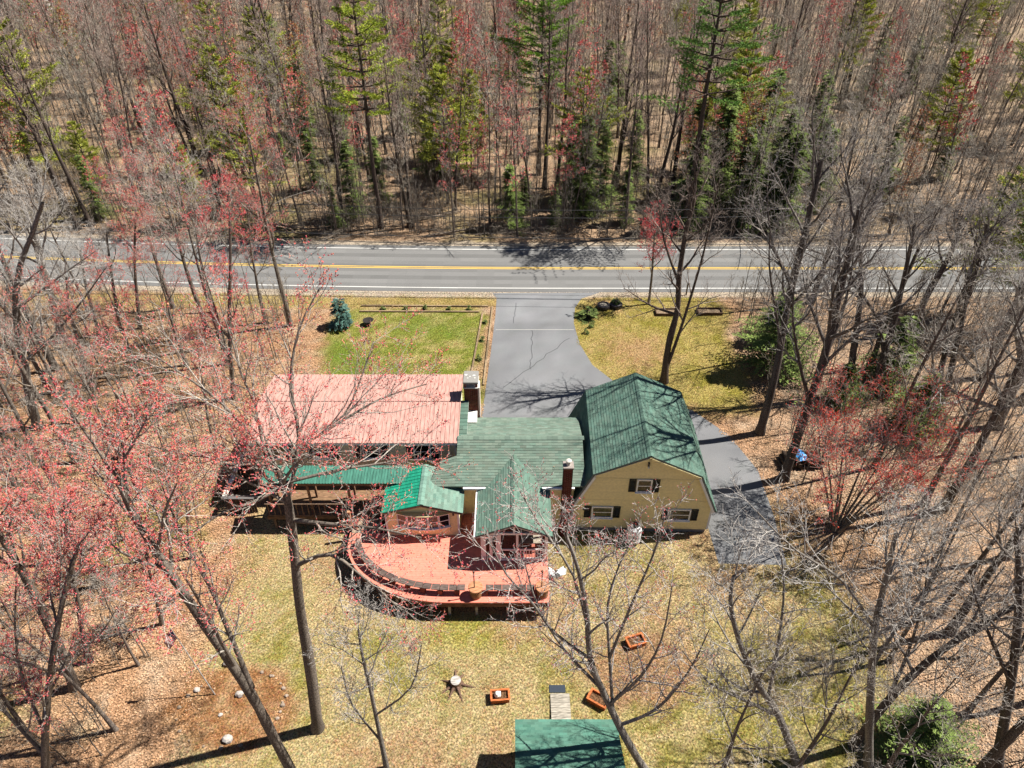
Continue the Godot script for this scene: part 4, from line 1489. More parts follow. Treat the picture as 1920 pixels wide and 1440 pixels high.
	# crumpled white sacks by the porch corner
	for q in [[Vector3(1.98, 0, -22.65), 0.3, "crumpled white plastic sack lying against the deck beside the porch"], [Vector3(2.5, 0, -22.75), -0.5, "larger white plastic sack lying on the grass beside the porch"]]:
		var sk := thing("plastic_sack", q[2], "sack", q[0], q[1])
		var b := Buf.new()
		lump(b, Vector3(0, 0.07, 0), Vector3(0.24, 0.11, 0.34), lin(0.56, 0.60, 0.63), rs, 0.5)
		obj("sack_body", b, M.plastic, sk, true)
		var nk := Buf.new()
		nk.obox(Vector3(-0.12, 0.12, 0.16), Vector3(0.2, 0, 0.06), Vector3(0, 0.07, 0.08), Vector3(0.02, -0.02, 0.12), lin(0.05, 0.05, 0.05))
		obj("sack_mouth", nk, M.plastic, sk, true)
	# tyre planters in the side yard
	for q in [[7.25, -48.2, "black tyre planter with grey soil on the side lawn"], [8.25, -48.35, "black tyre planter with a dark evergreen sprig on the side lawn"]]:
		var o := Vector3(q[0], 0, q[1])
		var ty := thing("tyre_planter", q[2], "planter", o)
		var b := Buf.new()
		b.lathe(o, [Vector2(0.34, 0.03), Vector2(0.50, 0.06), Vector2(0.54, 0.2), Vector2(0.50, 0.34), Vector2(0.36, 0.38), Vector2(0.33, 0.3)], 18, lin(0.02, 0.018, 0.02))
		obj("tyre", b, M.plastic, ty)
		var s := Buf.new()
		s.lathe(o, [Vector2(0.35, 0.28), Vector2(0.0, 0.30)], 14, lin(0.22, 0.2, 0.18))
		obj("soil", s, M.ground, ty)
	# raised bed frames
	for q in [[15.5, -47.5, "weathered rectangular timber bed frame on the open side lawn"], [12.2, -47.4, "weathered timber bed frame beside the twin-stemmed tree"]]:
		var o := Vector3(q[0], 0, q[1])
		var bd := thing("timber_bed", q[2], "raised bed", o)
		for e in [[-0.95, 0.95, -0.42, -0.36], [-0.95, 0.95, 0.36, 0.42], [-0.95, -0.89, -0.36, 0.36], [0.89, 0.95, -0.36, 0.36]]:
			var b := Buf.new()
			b.box(o + Vector3(e[0], 0, e[2]), o + Vector3(e[1], 0.24, e[3]), lin(0.13, 0.085, 0.06))
			obj("side_board", b, M.wood, bd)
		var s := Buf.new()
		s.box(o + Vector3(-0.88, 0, -0.35), o + Vector3(0.88, 0.12, 0.35), lin(0.30, 0.22, 0.15))
		obj("soil", s, M.ground, bd)
	# mailbox
	var mb := Vector3(14.2, 0, -50.2)
	var mx := thing("mailbox", "grey roadside mailbox on a thin post", "mailbox", mb)
	var mp := Buf.new()
	mp.box(mb + Vector3(-0.05, 0, -0.05), mb + Vector3(0.05, 1.05, 0.05), lin(0.3, 0.24, 0.19))
	obj("post", mp, M.wood, mx)
	var bx := Buf.new()
	var pr := PackedVector3Array([mb + Vector3(0, 1.17, 0.26), mb + Vector3(0, 1.17, -0.26)])
	bx.tube(pr, PackedFloat32Array([0.12, 0.12]), 12, lin(0.4, 0.4, 0.4), 0.0, true)
	obj("box_body", bx, M.metal, mx)
	# timbers edging the front lawn and the drive-side bed
	var timber := lin(0.30, 0.22, 0.14)
	for q in [[Vector3(-12.0, 0, -48.45), Vector3(-1.9, 0, -48.35), "long landscape timber edging the front lawn on the road side"], [Vector3(-12.0, 0, -47.62), Vector3(-2.6, 0, -47.55), "landscape timber between the narrow bed and the green front lawn"], [Vector3(-2.3, 0, -47.4), Vector3(-2.9, 0, -38.4), "landscape timber between the green lawn and the drive-side bed"], [Vector3(-1.55, 0, -48.3), Vector3(-1.95, 0, -38.2), "landscape timber between the drive-side bed and the driveway"]]:
		var a: Vector3 = q[0]
		var e: Vector3 = q[1]
		var len := (e - a).length()
		var u := (e - a) / len
		var tm := thing("landscape_timber", q[2], "edging timber", (a + e) * 0.5)
		var s := 0.0
		while s < len - 0.2:
			var l := minf(2.4, len - s)
			var b := Buf.new()
			var o := u.cross(Vector3.UP) * 0.06
			b.obox(a + u * (s + 0.01) - o, u * (l - 0.02), Vector3(0, 0.12, 0), o * 2.0, sc(timber, rs.randf_range(0.6, 1.2)))
			obj("timber_length", b, M.wood, tm)
			s += 2.4
	# bird bath-like dark dish on the lawn
	var dish := thing("garden_dish", "dark low dish standing on the green front lawn", "dish", Vector3(-11.0, 0, -45.8))
	var db := Buf.new()
	db.lathe(dish.position, [Vector2(0.2, 0.0), Vector2(0.14, 0.1), Vector2(0.16, 0.3), Vector2(0.42, 0.42), Vector2(0.38, 0.42), Vector2(0.0, 0.34)], 16, lin(0.035, 0.03, 0.03))
	obj("dish_bowl", db, M.stone, dish)
	# blue tarp over a dark wood pile under the red maple
	var pile := thing("wood_pile", "dark stacked logs lying under the red maple beside the parking pad", "wood pile", Vector3(17.2, 0, -30.6))
	for k in 26:
		var row := k / 9
		var b := Buf.new()
		var o := pile.position + Vector3(-1.2 + (k % 9) * 0.28 + row * 0.12, 0.14 + row * 0.24, -0.4)
		b.tube(PackedVector3Array([o, o + Vector3(0.03, 0, 0.75 + rs.randf() * 0.2)]), PackedFloat32Array([0.13, 0.13]), 7, sc(lin(0.10, 0.075, 0.06), rs.randf_range(0.7, 1.3)), 0.2, true)
		obj("log", b, M.bark, pile)
	var tp := thing("blue_tarp", "crumpled bright blue tarp thrown over the dark wood pile", "tarp", Vector3(17.1, 0.9, -30.6))
	var tb := Buf.new()
	var g := []
	for i in 9:
		var rr := []
		for j in 9:
			var p := Vector2((i - 4) / 4.0, (j - 4) / 4.0)
			rr.append(tp.position + Vector3(p.x * 0.32, 0.05 - 0.35 * pow(p.length(), 2.0) * 0.6 + rs.randf_range(-0.06, 0.06), p.y * 0.45))
		g.append(rr)
	for i in 8:
		for j in 8:
			tb.quad(g[i][j], g[i + 1][j], g[i + 1][j + 1], g[i][j + 1], lin(0.05, 0.27, 0.62))
	obj("tarp_sheet", tb, M.plastic, tp)
	# firewood and an old white bucket in the wood beside the drive
	var lg := [[Vector3(-27.5, 0.12, -41.0), Vector3(-22.6, 0.16, -42.4), 0.13], [Vector3(-30.5, 0.1, -39.6), Vector3(-27.0, 0.15, -38.6), 0.11], [Vector3(-8.0, 0.1, -60.6), Vector3(-3.2, 0.35, -61.9), 0.13], [Vector3(-1.0, 0.12, -61.5), Vector3(2.8, 0.3, -60.6), 0.16], [Vector3(-9.0, 0.15, -64.0), Vector3(-5.0, 0.2, -66.0), 0.14], [Vector3(24.0, 0.15, -61.8), Vector3(29.0, 0.15, -62.8), 0.16], [Vector3(-24.0, 0.12, -63.5), Vector3(-19.0, 0.4, -61.5), 0.14], [Vector3(-32.0, 0.15, -70.0), Vector3(-27.5, 0.2, -71.0), 0.15], [Vector3(8.0, 0.15, -70.0), Vector3(13.0, 0.3, -68.5), 0.13], [Vector3(26.5, 0.12, -21.0), Vector3(30.5, 0.2, -22.5), 0.13], [Vector3(-23.0, 0.12, -24.0), Vector3(-19.2, 0.2, -25.5), 0.12]]
	for q in lg:
		var a: Vector3 = q[0]
		var e: Vector3 = q[1]
		var log_ := thing("fallen_log", "fallen grey log lying on the leaf litter in the woods", "log", a, 0.0, "fallen logs in the woods")
		var b := Buf.new()
		b.tube(PackedVector3Array([a, a.lerp(e, 0.35) + Vector3(0, 0.04, 0.08), a.lerp(e, 0.7), e]), PackedFloat32Array([q[2], q[2] * 0.9, q[2] * 0.75, q[2] * 0.5]), 8, lin(0.30, 0.24, 0.19), 0.4, true)
		obj("log_stem", b, M.bark, log_)
		for k in 4:
			var p := a.lerp(e, rs.randf_range(0.3, 0.95))
			var d := Vector3(rs.randf_range(-1, 1), rs.randf_range(0.3, 1.0), rs.randf_range(-1, 1)).normalized()
			var s := Buf.new()
			s.tube(PackedVector3Array([p, p + d * 0.5, p + d * 1.1 + Vector3(0.1, -0.1, 0.1)]), PackedFloat32Array([0.035, 0.022, 0.008]), 5, lin(0.33, 0.27, 0.22), 0.3)
			obj("branch_stub", s, M.bark, log_)

# ---------------------------------------------------------------- roadside wires
func build_wires() -> void:
	for s in [-1.0, 1.0]:
		var o := Vector3(s * 50.0, 0, -49.2 - (2.6 if s < 0.0 else 0.0))
		var p := thing("utility_pole", "weathered wooden utility pole with crossarm beside the road" + (" where it bends" if s < 0.0 else " beyond the dense bare wood"), "utility pole", o)
		var b := Buf.new()
		b.tube(PackedVector3Array([o, o + Vector3(0, 10.2, 0)]), PackedFloat32Array([0.17, 0.12]), 10, lin(0.25, 0.19, 0.14), 0.2, true)
		obj("mast", b, M.wood, p)
		var c := Buf.new()
		c.box(o + Vector3(-0.06, 9.3, -1.1), o + Vector3(0.06, 9.42, 1.1), lin(0.25, 0.19, 0.14))
		obj("crossarm", c, M.wood, p)
	var spec := [[9.45, -0.9, 2.6, 0.02, "uppermost thin power wire strung along the road"], [9.45, 0.9, 2.4, 0.02, "thin power wire strung along the house side of the road"], [7.0, 0.1, 2.0, 0.028, "thick dark cable strung below the power wires along the road"], [6.5, 0.1, 2.1, 0.028, "lowest dark telephone cable strung along the road"]]
	for q in spec:
		var a := Vector3(-50, q[0], -51.8 + q[1])
		var e := Vector3(50, q[0], -49.2 + q[1])
		var pts := PackedVector3Array()
		var rad := PackedFloat32Array()
		for i in 33:
			var t := i / 32.0
			pts.append(a.lerp(e, t) + Vector3(0, -4.0 * q[2] * t * (1.0 - t), 0))
			rad.append(q[3])
		var b := Buf.new()
		b.tube(pts, rad, 5, lin(0.04, 0.04, 0.045))
		tag(obj("overhead_wire", b, M.trim, self), q[4], "wire")

# ---------------------------------------------------------------- a neighbour's house glimpsed through the far trees
func build_far_house() -> void:
	rs.seed = 1010
	var o := Vector3(-104, 0, -160)
	var t := thing("distant_house", "white house glimpsed through the trees deep in the woods", "house", o)
	var X := Vector3.RIGHT
	for z in [0.0, -8.0]:
		var w := Buf.new()
		lap_wall(w, o + Vector3(0, 0, z), X, [Vector2(-7, 0), Vector2(7, 0), Vector2(7, 5.2), Vector2(-7, 5.2)], Vector3.BACK if z == 0.0 else Vector3.FORWARD, WHITE, 0.3)
		obj("wall", w, M.siding, t)
	for x in [-7.0, 7.0]:
		var g := Buf.new()
		lap_wall(g, o + Vector3(x, 0, 0), Vector3.BACK, [Vector2(-8, 0), Vector2(0, 0), Vector2(0, 5.2), Vector2(-4, 7.8), Vector2(-8, 5.2)], X * signf(x), WHITE, 0.3)
		obj("gable_wall", g, M.siding, t)
	for s in [0.4, -8.4]:
		var r := Buf.new()
		slab(r, o + Vector3(-7.4, 5.0, s), o + Vector3(7.4, 5.0, s), o + Vector3(7.4, 7.95, -4.0), o + Vector3(-7.4, 7.95, -4.0), 0.12, lin(0.34, 0.36, 0.40))
		obj("roof_slope", r, M.shingle, t)
	for x in [-4.8, -1.6, 1.6, 4.8]:
		for y in [1.6, 4.1]:
			window(t, o + Vector3(x, y, 0), X, Vector3.BACK, 1.0, 1.4, false, false)

# ---------------------------------------------------------------- trees
const BARK := Color(0.235, 0.20, 0.17)
const TWIG := Color(0.56, 0.51, 0.455)

var wood: Buf
var budb: Buf
var tr := RandomNumberGenerator.new()
var P := {}

const NSEG := [8, 6, 4, 3, 2]
const SIDES := [9, 6, 4, 3, 3]

# style: kids per level, spread angle per level, length ratio per level, finest level, thinnest radius, upward pull, bud count and size
func style(kids: Array, top: int, minr: float, buds := 0, bsize := 0.05, bcol := Color(0.42, 0.05, 0.06)) -> Dictionary:
	return {"kids": kids, "ang": [0.0, 0.75, 0.72, 0.75, 0.7], "ratio": [0.0, 0.55, 0.55, 0.55, 0.5], "top": top, "minr": minr, "trop": 0.10, "buds": buds, "bsize": bsize, "bcol": bcol, "bark": BARK, "twig": TWIG}

func perp(d: Vector3, a: float) -> Vector3:
	var ref := Vector3.UP if absf(d.y) < 0.9 else Vector3.RIGHT
	var u := d.cross(ref).normalized()
	return u * cos(a) + d.cross(u) * sin(a)

func grow(start: Vector3, dir: Vector3, length: float, rad: float, lev: int, st: Dictionary) -> void:
	var ns: int = NSEG[lev]
	var pts := PackedVector3Array([start])
	var rr := PackedFloat32Array([rad])
	var d := dir
	var p := start
	var wob := 0.14 + 0.05 * lev
	var minr: float = st.minr
	for i in ns:
		d = (d + Vector3(tr.randf_range(-wob, wob), tr.randf_range(-wob, wob) + st.trop, tr.randf_range(-wob, wob))).normalized()
		p += d * (length / ns)
		pts.append(p)
		rr.append(maxf(rad * (1.0 - 0.72 * (i + 1) / ns), minr * 0.7))
	var col: Color = st.bark.lerp(st.twig, clampf((lev - 0.6) / 2.0, 0.0, 1.0))
	wood.tube(pts, rr, SIDES[lev], sc(col, tr.randf_range(0.82, 1.18)), 0.35 if lev < 3 else 0.0)
	spawn(pts, rr, length, lev, st, 0.22)

func spawn(pts: PackedVector3Array, rr: PackedFloat32Array, length: float, lev: int, st: Dictionary, tmin: float) -> void:
	var top: int = st.top
	var minr: float = st.minr
	var m := pts.size() - 1
	if lev < top:
		var cnt: int = st.kids[lev]
		var az := tr.randf() * TAU
		for i in cnt:
			var t := lerpf(tmin, 1.0, (i + tr.randf_range(0.2, 0.9)) / cnt)
			var f := t * m
			var k := mini(int(f), m - 1)
			var pos := pts[k].lerp(pts[k + 1], f - k)
			var ld := (pts[k + 1] - pts[k]).normalized()
			az += 2.4 + tr.randf_range(-0.4, 0.4)
			var an: float = st.ang[lev] * tr.randf_range(0.65, 1.25)
			var cd := ld * cos(an) + perp(ld, az) * sin(an)
			var cl: float = length * st.ratio[lev] * (1.2 - 0.6 * t) * tr.randf_range(0.7, 1.25)
			grow(pos, cd, cl, maxf(lerpf(rr[k], rr[k + 1], f - k) * 0.6, minr), lev + 1, st)
	if lev >= top - 1 and st.buds > 0:
		var nb: int = st.buds
		for i in nb:
			var t := lerpf(0.25, 1.0, (i + tr.randf()) / nb)
			var f := t * m
			var k := mini(int(f), m - 1)
			bud(pts[k].lerp(pts[k + 1], f - k), st.bsize * tr.randf_range(0.6, 1.4), st.bcol)

# a tuft of maple blossom: a few small crossing petals
func bud(p: Vector3, s: float, col: Color) -> void:
	var k := tr.randf_range(0.6, 1.35)
	var c := Color(col.r * k, col.g * k * tr.randf_range(0.6, 1.9), col.b * k)
	for i in 2:
		var a := Vector3(tr.randf_range(-1, 1), tr.randf_range(-1, 1), tr.randf_range(-1, 1)).normalized() * s
		var b := a.cross(Vector3(tr.randf_range(-1, 1), tr.randf_range(-1, 1), tr.randf_range(-1, 1))).normalized() * s
		budb.tri(p + a, p - a * 0.6 + b, p - a * 0.6 - b, c)

func smooth_path(pts: Array, sub: int) -> PackedVector3Array:
	var out := PackedVector3Array()
	for i in pts.size() - 1:
		var p0: Vector3 = pts[maxi(i - 1, 0)]
		var p1: Vector3 = pts[i]
		var p2: Vector3 = pts[i + 1]
		var p3: Vector3 = pts[mini(i + 2, pts.size() - 1)]
		for s in sub:
			out.append(p1.cubic_interpolate(p2, p0, p3, float(s) / sub))
	out.append(pts[pts.size() - 1])
	return out

func tapered(n: int, r0: float, r1: float, flare := true) -> PackedFloat32Array:
	var rr := PackedFloat32Array()
	for i in n:
		var t := float(i) / (n - 1)
		var r := lerpf(r0, r1, pow(t, 0.85))
		if flare and i == 0:
			r *= 1.35
		elif flare and i == 1:
			r *= 1.07
		rr.append(r)
	return rr

# a free-standing hardwood of given height at the origin; returns its meshes
func make_hardwood(sd: int, h: float, r0: float, clear: float, limbs: int, llen: float, st: Dictionary, lean := Vector3.ZERO) -> Dictionary:
	tr.seed = sd
	wood = Buf.new(); budb = Buf.new()
	var tb := Buf.new()
	var pts := [Vector3(0, -0.15, 0)]
	var n := 7
	var drift := Vector3(tr.randf_range(-0.05, 0.05), 0, tr.randf_range(-0.05, 0.05)) + lean
	var p := Vector3(0, -0.15, 0)
	for i in n:
		drift += Vector3(tr.randf_range(-0.05, 0.05), 0, tr.randf_range(-0.05, 0.05))
		p += Vector3(drift.x, 1, drift.z) * h / n
		pts.append(p)
	var path := smooth_path(pts, 2)
	var rr := tapered(path.size(), r0, maxf(0.02, r0 * 0.16))
	for i in rr.size():
		rr[i] *= tr.randf_range(0.93, 1.07)
	tb.tube(path, rr, 8, st.bark, 0.45)
	spawn_limbs(path, rr, clear, limbs, llen, st)
	return {"trunk": tb.mesh(M.bark), "crown": wood.mesh(M.bark), "blossom": budb.mesh(M.bud) if budb.v.size() else null}

func spawn_limbs(path: PackedVector3Array, rr: PackedFloat32Array, clear: float, limbs: int, llen: float, st: Dictionary) -> void:
	var m := path.size() - 1
	var az := tr.randf() * TAU
	for i in limbs:
		var t := lerpf(clear, 0.985, (i + tr.randf_range(0.1, 0.9)) / limbs)
		var f := t * m
		var k := mini(int(f), m - 1)
		var ld := (path[k + 1] - path[k]).normalized()
		az += 2.4 + tr.randf_range(-0.5, 0.5)
		var an := tr.randf_range(0.6, 1.0) * (1.15 - 0.5 * t)
		var cd := ld * cos(an) + perp(ld, az) * sin(an)
		var shape := 1.0 - 0.55 * absf(t - lerpf(clear, 1.0, 0.35)) / (1.0 - clear + 0.01)
		grow(path[k].lerp(path[k + 1], f - k), cd, llen * shape * tr.randf_range(0.75, 1.2), maxf(rr[k] * 0.5, st.minr * 2.0), 1, st)

# needles in a tuft round a twig tip
func tuft(b: Buf, p: Vector3, dir: Vector3, s: float, n: int, col: Color) -> void:
	for i in n:
		var d := (dir + Vector3(tr.randf_range(-1, 1), tr.randf_range(-0.7, 1), tr.randf_range(-1, 1)) * 0.9).normalized()
		var w := perp(d, tr.randf() * TAU) * s * 0.11
		var k := tr.randf_range(0.6, 1.35)
		b.tri(p - w, p + w, p + d * s, Color(col.r * k * tr.randf_range(0.8, 1.2), col.g * k, col.b * k))

func make_pine(sd: int, h: float, r0: float, clear: float, reach: float, col: Color, step := 0.62, gaps := 0.0) -> Dictionary:
	tr.seed = sd
	var tb := Buf.new()
	var cb := Buf.new()
	var nb := Buf.new()
	var path := PackedVector3Array()
	var p := Vector3(0, -0.1, 0)
	for i in 9:
		path.append(p)
		p += Vector3(tr.randf_range(-0.06, 0.06), h / 8.0, tr.randf_range(-0.06, 0.06))
	tb.tube(path, tapered(9, r0, 0.03), 8, lin(0.13, 0.10, 0.085), 0.4)
	var y := h * clear
	while y < h:
		var t := (y - h * clear) / (h * (1.0 - clear))
		var az := tr.randf() * TAU
		var cnt := 5 if t < 0.85 else 4
		for i in cnt:
			if t < 0.8 and tr.randf() < gaps:
				continue
			var a := az + TAU * i / cnt + tr.randf_range(-0.3, 0.3)
			var len := (reach * (1.0 - pow(t, 1.8)) * (0.8 + 0.3 * sin(a * 2.0 + sd) + 0.2 * sin(y * 1.7 + sd)) + 0.35) * tr.randf_range(0.5, 1.2)
			var rise := lerpf(0.02, 0.5, t)
			var d := Vector3(cos(a), rise + tr.randf_range(-0.1, 0.1), sin(a)).normalized()
			var o := Vector3(0, y, 0)
			var pts := PackedVector3Array()
			var rr := PackedFloat32Array()
			for k in 5:
				var s := k / 4.0
				pts.append(o + d * len * s + Vector3(0, (s * s * 0.16 - 0.05 * s) * len, 0))
				rr.append(lerpf(0.045, 0.010, s) * (0.5 + reach * 0.25))
			cb.tube(pts, rr, 4, lin(0.12, 0.09, 0.075))
			var c := sc(col, tr.randf_range(0.7, 1.2))
			var s2 := 0.42
			while s2 < 1.02:
				var f := minf(s2, 0.999) * 4.0
				var k := int(f)
				var bp := pts[k].lerp(pts[k + 1], f - k)
				for side in [-1.0, 1.0]:
					var sd2: Vector3 = (d + Vector3(-d.z, 0.10, d.x) * side * 1.1).normalized()
					var sl := len * 0.36 * (1.15 - s2 * 0.6)
					var nt := int(clampf(sl / 0.16, 2.0, 6.0))
					for q in nt:
						tuft(nb, bp + sd2 * sl * (q + 1.0) / nt + Vector3(0, tr.randf_range(-0.08, 0.16), 0), sd2, 0.26, 9, c)
				tuft(nb, bp, d, 0.26, 6, c)
				s2 += 0.11
		y += step * tr.randf_range(0.8, 1.2)
	tuft(nb, path[8], Vector3.UP, 0.3, 10, col)
	return {"trunk": tb.mesh(M.bark), "limbs": cb.mesh(M.bark), "crown": nb.mesh(M.needle)}

func make_hemlock(sd: int, h: float, r0: float, reach: float, col: Color) -> Dictionary:
	tr.seed = sd
	var tb := Buf.new()
	var cb := Buf.new()
	var nb := Buf.new()
	tb.tube(PackedVector3Array([Vector3(0, -0.1, 0), Vector3(0.05, h * 0.5, 0.02), Vector3(0, h, 0)]), PackedFloat32Array([r0, r0 * 0.6, 0.02]), 7, lin(0.13, 0.10, 0.085), 0.4)
	var y := h * 0.08
	while y < h:
		var t := y / h
		for i in 4:
			var a := tr.randf() * TAU
			if tr.randf() < 0.04:
				continue
			var len := (reach * (1.0 - pow(t, 1.3)) * (0.85 + 0.3 * sin(a * 2.0 + y * 0.9 + sd)) + 0.25) * tr.randf_range(0.5, 1.2)
			var d := Vector3(cos(a), 0.16, sin(a)).normalized()
			var pts := PackedVector3Array()
			for k in 4:
				var s := k / 3.0
				pts.append(Vector3(0, y, 0) + d * len * s + Vector3(0, -0.32 * s * s * len, 0))
			cb.tube(pts, PackedFloat32Array([0.025, 0.018, 0.012, 0.006]), 3, lin(0.12, 0.09, 0.075))
			var c := sc(col, tr.randf_range(0.55, 1.3))
			var s2 := 0.15
			while s2 < 1.0:
				var f := s2 * 3.0
				var k := mini(int(f), 2)
				var bp := pts[k].lerp(pts[k + 1], f - k)
				for side in [-1.0, 1.0]:
					var sd2: Vector3 = (d * 0.8 + Vector3(-d.z, -0.1, d.x) * side).normalized()
					var sl := 0.28 + len * 0.2 * (1.0 - s2)
					var nt := int(clampf(sl / 0.12, 2.0, 5.0))
					for q in nt:
						var tp: Vector3 = bp + sd2 * sl * (q + 0.6) / nt + Vector3(0, -0.04 * q, 0)
						for e in 3:
							var ld: Vector3 = (sd2 + Vector3(tr.randf_range(-0.9, 0.9), tr.randf_range(-0.35, 0.25), tr.randf_range(-0.9, 0.9))).normalized()
							var w := Vector3(-ld.z, tr.randf_range(-0.3, 0.3), ld.x).normalized() * 0.035
							var kk := tr.randf_range(0.6, 1.4)
							nb.tri(tp - w, tp + w, tp + ld * 0.18, Color(c.r * kk, c.g * kk, c.b * kk))
				s2 += 0.12
		y += 0.16 + 0.1 * t
	return {"trunk": tb.mesh(M.bark), "limbs": cb.mesh(M.bark), "crown": nb.mesh(M.needle)}

# one tree of a prototype, as a thing with its parts
func plant(proto: Dictionary, called: String, label: String, category: String, at: Vector3, turn: float, scale_: Vector3, group := "", tilt := Vector2.ZERO) -> Node3D:
	var t := thing(called, label, category, at, turn, group)
	for k in ["trunk", "limbs", "crown"]:
		if proto.get(k):
			var m := MeshInstance3D.new()
			m.name = k
			m.mesh = proto[k]
			t.add_child(m, true)
			if k == "crown" and proto.get("blossom"):
				var b := MeshInstance3D.new()
				b.name = "blossom"
				b.mesh = proto.blossom
				m.add_child(b, true)
	t.scale = scale_
	t.rotation = Vector3(tilt.x, turn, tilt.y)
	return t

func make_prototypes() -> void:
	var far := style([0, 5, 4, 3, 0], 4, 0.012)
	var farr := style([0, 5, 4, 3, 0], 4, 0.011, 1, 0.06, Color(0.58, 0.11, 0.125))
	P.bare = []
	P.red = []
	for i in 7:
		var st := far.duplicate()
		var g := [1.0, 0.75, 1.15, 0.6, 0.9, 0.7, 1.0]
		st.bark = Color(0.20 * g[i], 0.16 * g[i], 0.135 * g[i])
		st.twig = Color(0.54, 0.49, 0.42).lerp(Color(0.50, 0.32, 0.28), 0.45 if i % 2 else 0.0)
		P.bare.append(make_hardwood(40 + i, [15.0, 17.0, 13.0, 18.0, 14.0, 16.0, 11.0][i], [0.12, 0.19, 0.075, 0.27, 0.10, 0.15, 0.06][i], [0.34, 0.4, 0.3, 0.4, 0.36, 0.38, 0.25][i], 14, [2.6, 3.2, 2.0, 3.6, 2.2, 2.9, 1.8][i], st))
	for i in 4:
		var st := farr.duplicate()
		st.bark = Color(0.18, 0.145, 0.125)
		if i == 3:
			st.bcol = Color(0.40, 0.13, 0.07)
		P.red.append(make_hardwood(60 + i, [13.0, 15.0, 10.0, 12.0][i], [0.10, 0.13, 0.07, 0.09][i], 0.34, 13, [2.4, 3.0, 2.0, 2.4][i], st))
	P.sapling = []
	for i in 3:
		var st := style([0, 3, 3, 0, 0], 3, 0.008)
		st.twig = Color(0.44, 0.385, 0.315)
		P.sapling.append(make_hardwood(75 + i, [4.0, 6.5, 2.6][i], [0.03, 0.045, 0.022][i], 0.25, 9, [1.1, 1.3, 0.9][i], st))
	var near := style([0, 6, 6, 4, 0], 4, 0.0075)
	P.near_bare = []
	for i in 5:
		var st := near.duplicate()
		var g: float = [1.0, 0.8, 1.2, 0.65, 0.9][i]
		st.bark = Color(0.22 * g, 0.185 * g, 0.16 * g)
		P.near_bare.append(make_hardwood(80 + i, [15.0, 13.0, 11.5, 16.0, 12.5][i], [0.21, 0.15, 0.12, 0.26, 0.15][i], [0.42, 0.38, 0.35, 0.42, 0.4][i], 10, [3.6, 3.0, 2.6, 4.2, 3.0][i], st))
	var nearr := style([0, 6, 6, 4, 0], 4, 0.007, 3, 0.023, Color(0.58, 0.105, 0.115))
	P.near_red = []
	for i in 3:
		var st := nearr.duplicate()
		P.near_red.append(make_hardwood(95 + i, [12.5, 10.5, 14.0][i], [0.16, 0.11, 0.19][i], 0.35, 10, [3.2, 2.6, 3.6][i], st))

# ---------------------------------------------------------------- single trees one can point to
func hero(called: String, label: String, sd: int, d: Dictionary, r0: float, r1: float, st: Dictionary, clear: float, limbs: int, llen: float) -> void:
	tr.seed = sd
	wood = Buf.new(); budb = Buf.new()
	var tb := Buf.new()
	var base: Vector3 = d.t[0]
	base.y = 0.0
	var t := thing(called, label, "tree", base)
	var pts: Array = d.t.duplicate()
	pts[0] = Vector3(base.x, -0.15, base.z)
	var path := smooth_path(pts, 4)
	var rr := tapered(path.size(), r0, r1)
	for i in rr.size():
		rr[i] *= tr.randf_range(0.93, 1.08)
	tb.tube(path, rr, 12, st.bark, 0.6)
	for l in d.get("l", []):
		var lp := smooth_path(l, 3)
		# a limb is as thick as the trunk where it leaves it lets it be
		var best := 0
		for i in path.size():
			if path[i].distance_to(lp[0]) < path[best].distance_to(lp[0]):
				best = i
		var lr := tapered(lp.size(), rr[best] * 0.56, maxf(0.018, st.minr * 2.0), false)
		tb.tube(lp, lr, 7, sc(st.bark, tr.randf_range(0.9, 1.1)), 0.4)
		var len := 0.0
		for i in lp.size() - 1:
			len += lp[i].distance_to(lp[i + 1])
		var s2 := st.duplicate()
		s2.kids = st.kids.duplicate()
		s2.kids[1] = int(clampf(len * 2.4, 5.0, 13.0))
		s2.ratio = [0.0, clampf(llen * 0.62 / maxf(len, 0.5), 0.2, 0.9), 0.55, 0.55, 0.5]
		spawn(lp, lr, len, 1, s2, 0.15)
	spawn_limbs(path, rr, clear, limbs, llen, st)
	obj("trunk", tb, M.bark, t)
	var c := obj("crown", wood, M.bark, t)
	if budb.v.size():
		obj("blossom", budb, M.bud, c)

